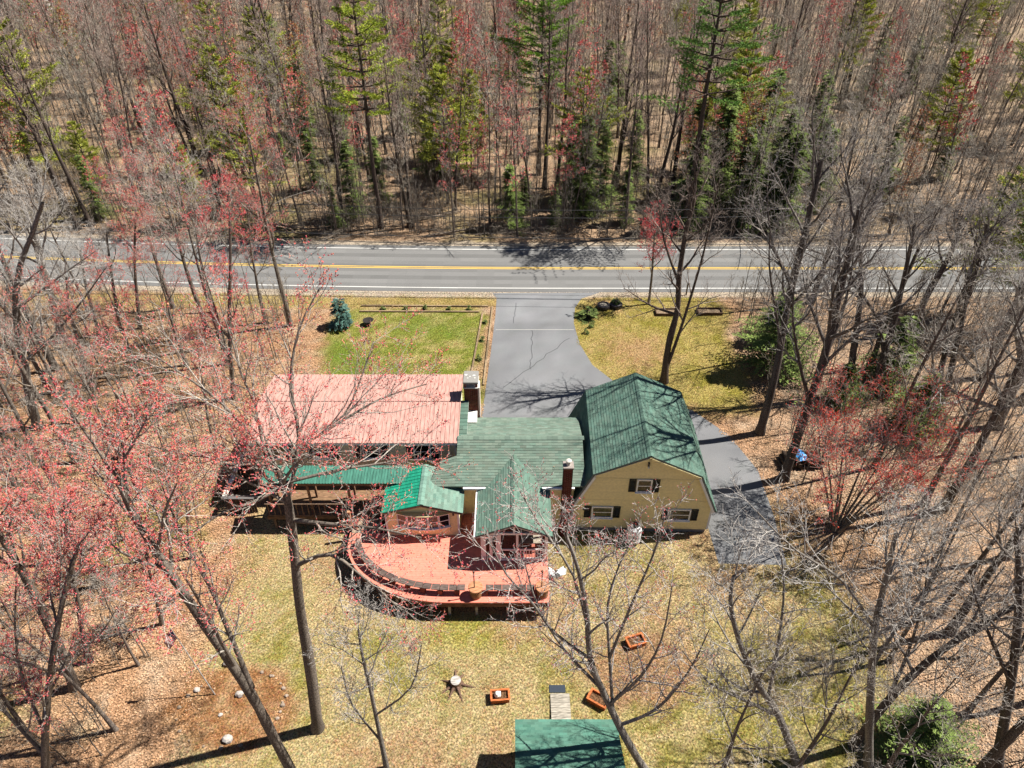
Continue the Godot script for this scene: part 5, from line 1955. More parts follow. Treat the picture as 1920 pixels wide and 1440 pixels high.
func build_hero_trees() -> void:
	var red := style([0, 7, 6, 5, 0], 4, 0.006, 3, 0.022, Color(0.60, 0.105, 0.115))
	var redf := style([0, 6, 5, 5, 0], 4, 0.006, 4, 0.024, Color(0.60, 0.085, 0.11))
	var grey := style([0, 6, 6, 4, 0], 4, 0.007)
	grey.bark = Color(0.27, 0.245, 0.22)
	grey.twig = Color(0.58, 0.545, 0.51)
	var greyr := style([0, 6, 5, 4, 0], 4, 0.007, 1, 0.019, Color(0.45, 0.06, 0.07))
	greyr.bark = Color(0.29, 0.265, 0.24)
	greyr.twig = Color(0.60, 0.56, 0.53)
	var dark := style([0, 6, 5, 4, 0], 4, 0.0075)
	dark.bark = Color(0.13, 0.11, 0.10)
	dark.twig = Color(0.46, 0.42, 0.39)
	var brown := dark.duplicate()
	brown.bark = Color(0.15, 0.115, 0.095)
	brown.twig = Color(0.40, 0.33, 0.29)
	var H := hero_data()
	hero("red_maple", "tallest thick-trunked maple with red buds standing over the house roof", 501, H.maple_tall, 0.235, 0.10, red, 0.74, 6, 3.2)
	hero("red_maple", "leaning maple with two forked trunks and red buds by the flower bed", 502, H.twin, 0.205, 0.08, red, 0.5, 9, 3.0)
	hero("red_maple", "crooked grey maple trunk on the mossy slope beyond the flagpole", 503, H.t3, 0.23, 0.08, red, 0.4, 9, 2.8)
	hero("red_maple", "slim straight red-budded maple behind the crooked grey maple", 504, H.t4, 0.15, 0.05, red, 0.4, 9, 2.4)
	hero("red_maple", "short slender maple at the edge of the tan back lawn", 505, H.t5, 0.12, 0.05, red, 0.4, 8, 1.9)
	hero("bare_tree", "big spreading bare tree with long limbs in the wood by the road", 506, H.t7, 0.30, 0.08, grey, 0.35, 9, 3.4)
	hero("bare_tree", "leaning bare tree beside the white stump in the roadside wood", 507, H.t8, 0.27, 0.12, grey, 0.5, 9, 3.2)
	hero("bare_tree", "many-stemmed bare tree on orange leaves near the roadside logs", 508, H.t9, 0.16, 0.06, grey, 0.3, 9, 2.6)
	hero("bare_tree", "slim leaning bare tree above a pale fallen log", 509, H.t10, 0.14, 0.06, grey, 0.4, 8, 2.4)
	hero("bare_tree", "slim dark tree next to the pale fallen log", 510, H.t11, 0.13, 0.05, dark, 0.4, 8, 2.2)
	hero("red_maple", "red-budded maple close to the verge of the road", 511, H.t12, 0.14, 0.05, red, 0.35, 8, 2.4)
	hero("red_maple", "forked maple with red buds rising behind the far end of the red roof", 512, H.t13, 0.17, 0.06, redf, 0.35, 10, 2.8)
	hero("bare_tree", "twin-stemmed bare tree on the side lawn behind the gambrel garage", 513, H.front, 0.25, 0.08, brown, 0.42, 9, 2.9)
	hero("red_maple", "small crimson-budded maple between the side lawn and the road", 514, H.roadred, 0.11, 0.04, redf, 0.3, 12, 2.4)
	hero("bare_tree", "dark straight trunk with long side limbs beyond the side lawn hemlock", 515, H.r22, 0.25, 0.09, dark, 0.55, 8, 3.0)
	hero("bare_tree", "dark forked trunk next to the straight dark trunk beyond the hemlock", 516, H.r23, 0.27, 0.09, dark, 0.5, 8, 3.0)
	hero("bare_tree", "massive low-forking bare tree with wide crooked limbs in the dense wood", 517, H.r24, 0.34, 0.12, grey, 0.5, 9, 3.4)
	hero("bare_tree", "thick leaning brown trunk near the road beyond the forked dark tree", 518, H.r25, 0.27, 0.14, dark, 0.5, 9, 3.2)
	hero("bare_tree", "slender dark leaning tree between the thick brown trunk and the massive tree", 519, H.r25b, 0.2, 0.07, dark, 0.45, 9, 2.8)
	hero("bare_tree", "slender dark tree crossing behind its leaning neighbour in the dense wood", 520, H.r25c, 0.18, 0.07, dark, 0.45, 9, 2.8)
	hero("bare_tree", "pale grey many-limbed tree standing beside the shed ramp", 521, H.c32, 0.17, 0.045, greyr, 0.3, 9, 2.6)
	hero("bare_tree", "small pale bare tree on the tan lawn between the maples and the shed", 522, H.c33, 0.10, 0.03, grey, 0.3, 9, 2.0)
	hero("bare_tree", "grey tree with fanning limbs over the lawn's leafy edge behind the shed", 523, H.r30, 0.17, 0.045, grey, 0.3, 10, 2.8)
	hero("bare_tree", "tall grey tree forking high beside the dark hemlock on the lower wood edge", 524, H.r31, 0.18, 0.05, grey, 0.35, 10, 2.8)
	hero("bare_tree", "blue-grey tree sloping steeply across the lower wood", 525, H.r34, 0.18, 0.08, dark, 0.4, 9, 2.8)
	hero("bare_tree", "dark upright tree with a low side stem in the lower wood", 526, H.r35, 0.2, 0.06, dark, 0.35, 10, 3.0)
	hero("bare_tree", "bare tree with dark bark between the wood pile and the driveway bend", 527, H.pad_a, 0.28, 0.12, dark, 0.4, 13, 4.2)
	hero("bare_tree", "bare dark tree rising out of the bushy red maple by the wood pile", 528, H.pad_b, 0.28, 0.12, dark, 0.45, 13, 4.2)
	hero("red_maple", "red-budded maple leaning in over the leaves below the flagpole", 529, H.low_left, 0.17, 0.05, red, 0.4, 10, 2.8)
	# the bushy red maple beside the parking pad: many stems from one foot
	var o := Vector3(17.6, 0, -25.6)
	tr.seed = 530
	wood = Buf.new(); budb = Buf.new()
	var t := thing("red_maple", "bushy many-stemmed maple with bright red tips beside the parking pad", "tree", o)
	var st := style([0, 7, 6, 5, 0], 4, 0.0065, 3, 0.026, Color(0.62, 0.075, 0.06))
	st.twig = Color(0.54, 0.46, 0.43)
	var tb := Buf.new()
	for i in 11:
		var a := TAU * i / 11.0 + tr.randf_range(-0.2, 0.2)
		var sp := tr.randf_range(0.25, 0.62)
		var d := Vector3(cos(a) * sp, 1.0, sin(a) * sp).normalized()
		var pts := [o + Vector3(cos(a) * 0.2, -0.1, sin(a) * 0.2), o + d * 2.2, o + d * 4.2 + Vector3(0, 0.3, 0)]
		var path := smooth_path(pts, 4)
		var rr := tapered(path.size(), 0.085, 0.035)
		tb.tube(path, rr, 7, st.bark, 0.4)
		grow(path[path.size() - 1], d, tr.randf_range(3.0, 4.4), 0.035, 1, st)
		grow(path[6], (d + Vector3(cos(a + 0.8), 0.2, sin(a + 0.8)) * 0.6).normalized(), 3.0, 0.03, 1, st)
	obj("trunk", tb, M.bark, t)
	var c := obj("crown", wood, M.bark, t)
	obj("blossom", budb, M.bud, c)

func build_evergreens() -> void:
	var yg := Color(0.30, 0.36, 0.045)
	var bg := Color(0.20, 0.35, 0.045)
	var dg := Color(0.14, 0.25, 0.055)
	var hd := Color(0.15, 0.205, 0.055)
	var pa := make_pine(601, 23.0, 0.25, 0.48, 4.6, yg, 1.0, 0.12)
	var pb := make_pine(602, 21.0, 0.24, 0.45, 3.4, bg, 0.6)
	var pc := make_pine(603, 25.0, 0.34, 0.50, 5.6, dg, 0.95, 0.1)
	var pd := make_pine(604, 13.0, 0.13, 0.32, 3.3, Color(0.33, 0.36, 0.06), 0.62, 0.15)
	plant(pa, "white_pine", "yellow-green pine with wide flat tiers across the road", "pine tree", Vector3(-12.5, 0, -62.5), 0.4, Vector3.ONE)
	plant(pb, "white_pine", "bright green pyramid-shaped pine in the woods across the road", "pine tree", Vector3(2.9, 0, -76.0), 1.4, Vector3.ONE)
	plant(pc, "white_pine", "largest dark green pine with broad tiers across the road", "pine tree", Vector3(16.3, 0, -61.8), 2.0, Vector3.ONE)
	plant(pc, "white_pine", "dark tiered pine beyond the road where it meets the dense grey wood", "pine tree", Vector3(52.0, 0, -68.0), 4.0, Vector3(0.95, 0.95, 0.95))
	plant(pb, "white_pine", "green pine overhanging the near side of the road beyond the dense wood", "pine tree", Vector3(37.5, 0, -45.5), 3.0, Vector3(0.8, 0.62, 0.8))
	plant(pd, "white_pine", "slim green pine beside the pine overhanging the road", "pine tree", Vector3(35.0, 0, -47.0), 0.7, Vector3(1.0, 0.9, 1.0))
	var k := 0
	for q in [[-6.5, -68, 1.0], [-4.2, -72, 0.9], [-9.0, -80, 1.0], [-36.5, -95, 1.1], [7.0, -70, 0.95], [-30.0, -63, 0.6], [-25.0, -66, 0.75], [60.0, -85, 1.1], [22.0, -72, 0.9], [-41.0, -67, 0.65], [44.0, -74, 1.0], [-52.0, -120, 1.2], [63.0, -110, 1.3], [30.0, -100, 1.0]]:
		plant(pd, "young_pine", "slender yellow-green young pine in the woods across the road", "pine tree", Vector3(q[0], 0, q[1]), k * 1.7, Vector3.ONE * q[2], "young pines in the woods across the road")
		k += 1
	var ha := make_hemlock(611, 9.0, 0.12, 2.0, hd)
	var hb := make_hemlock(612, 5.6, 0.09, 3.1, hd)
	k = 0
	for q in [[6.8, -64.6, 1.1], [8.5, -66.0, 1.0], [5.8, -67.5, 0.9], [19.8, -65.8, 1.15], [21.5, -64.0, 1.0], [18.0, -69.5, 1.1], [23.5, -68.0, 1.0], [25.0, -66.0, 0.8], [-15.3, -64.6, 0.85], [-13.2, -67.0, 0.8], [-16.6, -62.0, 0.5], [10.8, -63.5, 0.6], [1.2, -66.0, 0.5], [-40.0, -64.5, 0.7], [16.5, -64.5, 0.7], [27.5, -70.0, 1.0], [12.5, -72.0, 0.9], [22.0, -61.8, 0.9], [24.4, -63.4, 1.2], [20.4, -68.0, 1.3], [26.0, -73.0, 1.3], [30.0, -66.5, 0.9], [-20.5, -71.0, 0.7], [33.0, -78.0, 1.1], [4.0, -62.6, 0.45], [-7.5, -75.0, 0.8], [38.0, -70.0, 0.9]]:
		plant(ha, "hemlock", "feathery dark green hemlock in the woods across the road", "hemlock tree", Vector3(q[0], 0, q[1]), k * 2.1, Vector3.ONE * q[2], "hemlocks in the woods across the road")
		k += 1
	var er := RandomNumberGenerator.new()
	er.seed = 650
	for i in 30:
		var ez := -62.0 - 55.0 * pow(er.randf(), 1.4)
		var ex := er.randf_range(-0.55, 1.0) * (0.62 * (18.5 + 0.788 * absf(ez)))
		var es := er.randf_range(0.4, 1.15)
		plant(ha, "hemlock", "feathery dark green hemlock in the woods across the road", "hemlock tree", Vector3(ex, 0, ez), er.randf() * TAU, Vector3(es * er.randf_range(0.9, 1.5), es, es * er.randf_range(0.9, 1.5)), "hemlocks in the woods across the road", Vector2(er.randf_range(-0.06, 0.06), er.randf_range(-0.06, 0.06)))
	for i in 16:
		var ez := -64.0 - 70.0 * er.randf()
		var ex := er.randf_range(-1.0, 1.0) * (0.66 * (18.5 + 0.788 * absf(ez)))
		var es := er.randf_range(0.55, 1.25)
		plant(pd, "young_pine", "slender yellow-green young pine in the woods across the road", "pine tree", Vector3(ex, 0, ez), er.randf() * TAU, Vector3(es, es * er.randf_range(0.85, 1.2), es), "young pines in the woods across the road", Vector2(er.randf_range(-0.05, 0.05), er.randf_range(-0.05, 0.05)))
	plant(hb, "hemlock", "broad low hemlock at the edge of the side lawn", "hemlock tree", Vector3(18.0, 0, -39.8), 0.3, Vector3(1.2, 1.1, 1.2))
	plant(hb, "hemlock", "hemlock growing between the side lawn hemlock and the road", "hemlock tree", Vector3(19.4, 0, -43.6), 1.3, Vector3(0.75, 0.8, 0.75))
	plant(hb, "hemlock", "hemlock behind the two dark trunks beyond the side lawn", "hemlock tree", Vector3(25.4, 0, -38.2), 2.3, Vector3(0.95, 1.0, 0.95))
	plant(hb, "hemlock", "hemlock close behind the bushy red maple", "hemlock tree", Vector3(25.2, 0, -33.6), 3.3, Vector3(0.8, 0.8, 0.8))
	plant(hb, "hemlock", "small hemlock in front of the two dark trunks beyond the side lawn", "hemlock tree", Vector3(21.6, 0, -36.2), 5.3, Vector3(0.65, 0.6, 0.65))
	plant(hb, "hemlock", "dark spreading hemlock under the grey trees of the lower wood", "hemlock tree", Vector3(16.6, 0, -13.9), 4.3, Vector3(0.85, 0.6, 0.8))
	# blue spruce on the front lawn and the evergreen at the drive
	var sp := make_hemlock(613, 2.3, 0.06, 0.95, Color(0.07, 0.14, 0.12))
	plant(sp, "blue_spruce", "little blue-green spruce on the front lawn", "spruce tree", Vector3(-13.0, 0, -45.6), 0.0, Vector3.ONE)
	var sprig := make_hemlock(615, 0.7, 0.03, 0.6, Color(0.10, 0.15, 0.05))
	sprig.erase("limbs")
	var sb := make_hemlock(614, 0.7, 0.03, 0.75, Color(0.12, 0.16, 0.05))
	plant(sb, "juniper_shrub", "low green juniper at the bend of the driveway", "shrub", Vector3(5.9, 0, -46.8), 0.0, Vector3(1.2, 1.0, 1.2))
	plant(sprig, "juniper_shrub", "dark evergreen sprig growing in the tyre planter", "shrub", Vector3(8.2, 0.28, -48.35), 1.0, Vector3(0.45, 0.7, 0.45))
	k = 0
	for q in [[-2.1, -46.0], [-2.2, -43.6], [-2.35, -41.2], [-10.2, -48.0], [-8.4, -48.0], [-6.9, -48.0], [-5.0, -47.95], [-3.4, -47.95], [5.6, -44.6], [6.0, -45.4]]:
		plant(sb, "bed_plant", "small green plant in the timber-edged beds and drive border", "plant", Vector3(q[0], 0, q[1]), k * 1.1, Vector3(0.3, 0.4 + 0.1 * (k % 3), 0.3), "plants in the garden beds")
		k += 1

# ---------------------------------------------------------------- woods
var taken := []

func free_spot(x: float, z: float, gap: float) -> bool:
	for q in taken:
		if absf(q.x - x) < gap and absf(q.y - z) < gap:
			return false
	return true

func in_view(x: float, z: float, margin: float) -> bool:
	return absf(x) < 0.72 * (18.5 + 0.788 * absf(z)) + margin

func build_side_woods() -> void:
	for k in hero_data().values():
		taken.append(Vector2(k.t[0].x, k.t[0].z))
	taken.append(Vector2(17.6, -25.6))
	tr.seed = 700
	var undergrowth := [[], [], []]
	var z := -49.0
	while z < -8.0:
		var x := -50.0
		while x < 52.0:
			var px := x + tr.randf_range(-1.7, 1.7)
			var pz := z + tr.randf_range(-1.7, 1.7)
			var pick := tr.randf()
			var kind := tr.randf()
			var s := tr.randf_range(0.75, 1.12)
			var turn := tr.randf() * TAU
			x += 3.8 if px < 0.0 else 3.5
			var w := yard_weights(px, pz)
			if absf(px) < 15.0 or maxf(w.x, maxf(w.y, w.z)) > 0.35 or not in_view(px, pz, 5.0) or not free_spot(px, pz, 2.0):
				continue
			if px < 0.0 and px > -16.5 and pz < -22.0:
				continue
			if px > 0.0 and px < 17.5 and pz < -22.0:
				continue
			if pick < (0.14 if px < 0.0 else 0.26):
				continue
			if pz > -20.0:
				s *= 0.78
			var at := Vector3(px, ground_height(px, pz), pz)
			var sv := Vector3(s, s * tr.randf_range(0.85, 1.1), s)
			if px < 0.0:
				if kind < 0.66:
					plant(P.near_red[tr.randi() % 3], "red_maple", "red-budded maple in the leafy wood beside the red-roofed house", "tree", at, turn, sv, "maples in the wood beside the house")
				else:
					plant(P.near_bare[tr.randi() % 5], "bare_tree", "bare grey tree in the leafy wood beside the red-roofed house", "tree", at, turn, sv, "bare trees in the wood beside the house")
			else:
				if kind < 0.10:
					plant(P.near_red[tr.randi() % 3], "red_maple", "red-budded maple in the dense wood beyond the parking pad", "tree", at, turn, sv, "maples in the wood beyond the parking pad")
				else:
					plant(P.near_bare[tr.randi() % 5], "bare_tree", "bare grey tree in the dense wood beyond the parking pad", "tree", at, turn, sv, "bare trees in the wood beyond the parking pad")
			taken.append(Vector2(px, pz))
		z += 4.3
	for q in [[7.6, -11.6, 0.85], [10.4, -11.8, 0.8], [13.2, -11.4, 0.85], [17.6, -11.9, 0.9], [19.6, -15.4, 0.8], [17.2, -17.8, 0.8], [20.6, -19.2, 0.85], [21.8, -23.4, 0.9], [23.2, -27.4, 0.95]]:
		plant(P.near_bare[tr.randi() % 5], "bare_tree", "bare grey tree at the leafy lower edge of the back lawn", "tree", Vector3(q[0], 0, q[1]), tr.randf() * TAU, Vector3.ONE * q[2], "bare trees along the lower edge of the back lawn")
	# saplings and brush nobody could count
	var tries := 0
	while tries < 2600:
		tries += 1
		var px := tr.randf_range(-50.0, 52.0)
		var pz := tr.randf_range(-50.0, -9.0)
		var w := yard_weights(px, pz)
		if absf(px) < 16.5 or maxf(w.x, maxf(w.y, w.z)) > 0.2 or not in_view(px, pz, 4.0):
			continue
		var s := tr.randf_range(0.5, 1.0)
		undergrowth[tr.randi() % 3].append(Transform3D(Basis(Vector3.UP, tr.randf() * TAU).scaled(Vector3(s, s, s)), Vector3(px, 0, pz)))
	mass("brush", undergrowth, P.sapling, "thin grey saplings and brush among the trees beside the yard", "undergrowth")

func mass(called: String, lists: Array, protos: Array, label: String, category: String) -> void:
	var root := Node3D.new()
	root.name = numbered(called)
	add_child(root)
	tag(root, label, category, "", "stuff")
	for i in lists.size():
		for part in ["trunk", "crown", "blossom"]:
			var me = protos[i].get(part)
			if me == null or lists[i].is_empty():
				continue
			var mm := MultiMesh.new()
			mm.transform_format = MultiMesh.TRANSFORM_3D
			mm.mesh = me
			mm.instance_count = lists[i].size()
			for k in lists[i].size():
				mm.set_instance_transform(k, lists[i][k])
			var mi := MultiMeshInstance3D.new()
			mi.name = {"trunk": "trunks", "crown": "crowns", "blossom": "blossoms"}[part]
			mi.multimesh = mm
			mi.set_meta("kind", "stuff")
			root.add_child(mi, true)

func build_far_woods() -> void:
	tr.seed = 800
	var spots := []
	var z := -60.8
	while z > -186.0:
		var cell := 3.3 if z > -100.0 else 3.9
		var half := 0.72 * (18.5 + 0.788 * absf(z)) + 8.0
		var x := -half
		while x < half:
			var px := x + tr.randf_range(-2.0, 2.0)
			var pz := minf(z + tr.randf_range(-2.0, 2.0), -60.6)
			var clump := 0.80 + 0.75 * n1.get_noise_2d(px * 1.6 + 7.0, pz * 1.6)
			if tr.randf() < clump and pz < road_z(px) - 8.6:
				spots.append(Vector2(px, pz))
				if tr.randf() < 0.30:
					spots.append(Vector2(px + tr.randf_range(-1.0, 1.0), pz + tr.randf_range(-1.0, 0.2)))
			x += cell
		z -= cell
	var ev := [Vector2(-12.5, -62.5), Vector2(2.9, -76.0), Vector2(16.3, -61.8)]
	var bare_n := 0
	var red_n := 0
	var rest := [[], [], [], [], [], [], []]
	var restr := [[], [], [], []]
	for q in spots:
		var skip := false
		for e in ev:
			if q.distance_to(e) < 1.6:
				skip = true
		if skip:
			continue
		var redness := 0.20 + 0.3 * n1.get_noise_2d(q.x * 0.35 + 50.0, q.y * 0.35)
		if q.x < 10.0:
			redness += 0.10
		else:
			redness -= 0.08
		var s := tr.randf_range(0.55, 1.0) + 0.3 * pow(tr.randf(), 3.0)
		var tilt := Vector2(tr.randf_range(-0.07, 0.07), tr.randf_range(-0.07, 0.07)) * (3.2 if tr.randf() < 0.1 else 1.0)
		var at := Vector3(q.x, ground_height(q.x, q.y), q.y)
		var turn := tr.randf() * TAU
		var sv := Vector3(s, s * tr.randf_range(0.88, 1.12), s)
		var xf := Transform3D(Basis.from_euler(Vector3(tilt.x, turn, tilt.y)).scaled_local(sv), at)
		if tr.randf() < redness:
			var i := tr.randi() % 4
			if red_n < 290:
				plant(P.red[i], "woodland_maple", "red-hazed maple in the woods across the road", "tree", at, turn, sv, "maples in the woods across the road", tilt)
				red_n += 1
			else:
				restr[i].append(xf)
		else:
			var i := tr.randi() % 7
			if q.x > 18.0 and i % 2 == 1 and tr.randf() < 0.75:
				i = (i + 1) % 7
			if bare_n < 300:
				plant(P.bare[i], "woodland_tree", "tall bare hardwood in the woods across the road", "tree", at, turn, sv, "bare trees in the woods across the road", tilt)
				bare_n += 1
			else:
				rest[i].append(xf)
	mass("far_woods", rest + restr, P.bare + P.red, "bare hardwoods massed deep in the woods across the road", "woods")
	var brush := [[], [], []]
	for k in 3200:
		var pz := -60.5 - 95.0 * pow(tr.randf(), 1.6)
		var px := tr.randf_range(-1.0, 1.0) * (0.72 * (18.5 + 0.788 * absf(pz)) + 5.0)
		if pz > road_z(px) - 8.8:
			continue
		var s := tr.randf_range(0.55, 1.1)
		brush[tr.randi() % 3].append(Transform3D(Basis(Vector3.UP, tr.randf() * TAU).scaled(Vector3(s, s, s)), Vector3(px, ground_height(px, pz), pz)))
	# fallen tops and broken branches along the far roadside
	for k in 260:
		var px := tr.randf_range(-34.0, 30.0)
		var pz := road_z(px) - 9.0 - 6.0 * pow(tr.randf(), 1.5)
		var s := tr.randf_range(0.5, 1.1)
		brush[tr.randi() % 3].append(Transform3D(Basis.from_euler(Vector3(tr.randf_range(1.2, 1.7), tr.randf() * TAU, tr.randf_range(-0.3, 0.3))).scaled_local(Vector3(s, s, s)), Vector3(px, 0.25, pz)))
	mass("far_brush", brush, P.sapling, "thin saplings and brush on the floor of the woods across the road", "undergrowth")

# ---------------------------------------------------------------- leaves on the ground, grass on the lawns
func scatter(called: String, me: Mesh, xf: Array, cols: PackedColorArray, label: String, category: String) -> void:
	var mm := MultiMesh.new()
	mm.transform_format = MultiMesh.TRANSFORM_3D
	mm.use_colors = true
	mm.mesh = me
	mm.instance_count = xf.size()
	for k in xf.size():
		mm.set_instance_transform(k, xf[k])
		mm.set_instance_color(k, cols[k])
	var mi := MultiMeshInstance3D.new()
	mi.name = numbered(called)
	mi.multimesh = mm
	add_child(mi)
	tag(mi, label, category, "", "stuff")

func build_litter() -> void:
	tr.seed = 900
	# a curled dry leaf
	var lb := Buf.new()
	var W := Color.WHITE
	lb.quad(Vector3(-0.5, 0.12, 0), Vector3(0, 0, -0.34), Vector3(0.1, 0.03, 0), Vector3(0, 0, 0.34), W)
	lb.quad(Vector3(0.1, 0.03, 0), Vector3(0, 0, -0.34), Vector3(0.5, 0.2, -0.05), Vector3(0, 0, 0.34), W)
	var leaf := lb.mesh(M.leaf)
	var xf := []
	var cols := PackedColorArray()
	var tones := [lin(0.52, 0.33, 0.20), lin(0.54, 0.34, 0.21), lin(0.42, 0.22, 0.115), lin(0.30, 0.17, 0.09), lin(0.57, 0.40, 0.27), lin(0.40, 0.24, 0.13)]
	var n := 0
	while n < 330000:
		n += 1
		var px := 0.0
		var pz := 0.0
		if n % 4 == 0:
			pz = tr.randf_range(-105.0, -60.2)
			px = tr.randf_range(-1.0, 1.0) * (0.72 * (18.5 + 0.788 * absf(pz)) + 2.0)
		else:
			pz = -50.0 + 42.0 * tr.randf()
			px = tr.randf_range(-1.0, 1.0) * (0.72 * (18.5 + 0.788 * absf(pz)) + 2.0)
		var keep := 1.0
		if pz > -60.0:
			if in_built(px, pz):
				continue
			var w := yard_weights(px, pz)
			keep = 1.0 - maxf(w.x * 0.995, maxf(w.y * 0.975, w.z * 0.97))
			keep = maxf(keep, smoothstep(0.3, 0.6, n2.get_noise_2d(px * 0.5 + 9.0, pz * 0.5)) * 0.35)
			if w.x > 0.5:
				keep *= 0.3
		elif pz > road_z(px) - 8.5:
			continue
		if tr.randf() > keep:
			continue
		var s := tr.randf_range(0.06, 0.115)
		var bs := Basis.from_euler(Vector3(tr.randf_range(-0.5, 0.5), tr.randf() * TAU, tr.randf_range(-0.5, 0.5))).scaled(Vector3(s, s, s))
		xf.append(Transform3D(bs, Vector3(px, ground_height(px, pz) + 0.015 + tr.randf() * 0.03, pz)))
		cols.append(tones[tr.randi() % tones.size()].lerp(ground_colour(px, pz), 0.45))
	# leaves blown onto the deck and caught on the low roofs
	for k in 260:
		var at := Vector3(tr.randf_range(-6.5, 1.5), 1.215, tr.randf_range(-23.6, -20.3))
		if k % 3 == 0:
			var zz := tr.randf_range(-27.6, -25.45)
			at = Vector3(tr.randf_range(-2.4, 2.2), 3.5 + (-25.41 - zz) * 0.3407 + 0.04, zz)
			if absf(at.x - 0.1) < 2.0:
				continue
		var s := tr.randf_range(0.05, 0.1)
		xf.append(Transform3D(Basis.from_euler(Vector3(tr.randf_range(-0.3, 0.3), tr.randf() * TAU, 0)).scaled(Vector3(s, s, s)), at))
		cols.append(sc(tones[tr.randi() % tones.size()], tr.randf_range(0.5, 0.9)))
	scatter("leaf_litter", leaf, xf, cols, "dry tan and orange leaves carpeting the woods and yard edges", "leaves")
	# grass tufts
	var gb := Buf.new()
	for i in 9:
		var a := TAU * i / 9.0 + 0.3 * (i % 3)
		var d := Vector3(cos(a), 0, sin(a))
		var w := Vector3(-d.z, 0, d.x) * 0.035
		var o := d * 0.12 * (i % 3)
		gb.tri(o - w, o + w, o + d * (0.3 + 0.1 * (i % 2)) + Vector3(0, 0.45 + 0.18 * (i % 3), 0), W)
	var tuftm := gb.mesh(M.leaf)
	xf = []
	cols = PackedColorArray()
	n = 0
	while n < 150000:
		n += 1
		var px := 0.0
		var pz := 0.0
		if n % 3 == 0:
			px = tr.randf_range(-14.5, 17.5)
			pz = tr.randf_range(-50.7, -33.0)
		else:
			px = tr.randf_range(-17.0, 18.0)
			pz = tr.randf_range(-27.0, -9.0)
		if in_built(px, pz):
			continue
		var w := yard_weights(px, pz)
		if tr.randf() > maxf(w.x, maxf(w.y, w.z)):
			continue
		var c := ground_colour(px, pz)
		var s := tr.randf_range(0.08, 0.16)
		var bs := Basis(Vector3.UP, tr.randf() * TAU).scaled(Vector3(s, s * tr.randf_range(0.5, 1.1), s))
		xf.append(Transform3D(bs, Vector3(px, 0.0, pz)))
		cols.append(Color(c.r * tr.randf_range(0.75, 1.35), c.g * tr.randf_range(0.8, 1.3), c.b * tr.randf_range(0.7, 1.3)))
	scatter("lawn_grass", tuftm, xf, cols, "short patchy spring grass, green in front and straw behind the house", "grass")

# footprints of buildings and paving
func in_built(x: float, z: float) -> bool:
	if x > 3.0 and x < 10.7 and z > -32.2 and z < -25.3: return true
	if x > -14.2 and x < -2.0 and z > -34.2 and z < -25.8: return true
	if x > -2.6 and x < 3.4 and z > -31.2 and z < -25.8: return true
	if x > -8.4 and x < 1.8 and z > -26.2 and z < -20.4: return true
	if x > 0.2 and x < 4.1 and z > -14.0: return true
	if x > 1.6 and x < 2.6 and z > -16.7 and z < -13.5: return true
	if z < -31.0 and z > -51.0:
		var l := -1.2 - (z + 50.0) * 0.045
		var r := 4.8
		if z > -43.0: r = 5.0 + (z + 43.0) * 0.44 + maxf(0.0, z + 38.7) * 1.0
		if z < -47.5: r = 5.0 + (-47.5 - z) * 0.75
		if x > l and x < minf(r, 13.0): return true
	if x > 10.4 and z > -35.0 and z < -23.1 and x < 14.5 - maxf(0.0, -31.0 - z) * 0.6: return true
	if z < road_z(x) + 0.7 and z > road_z(x) - 7.6: return true
	return false

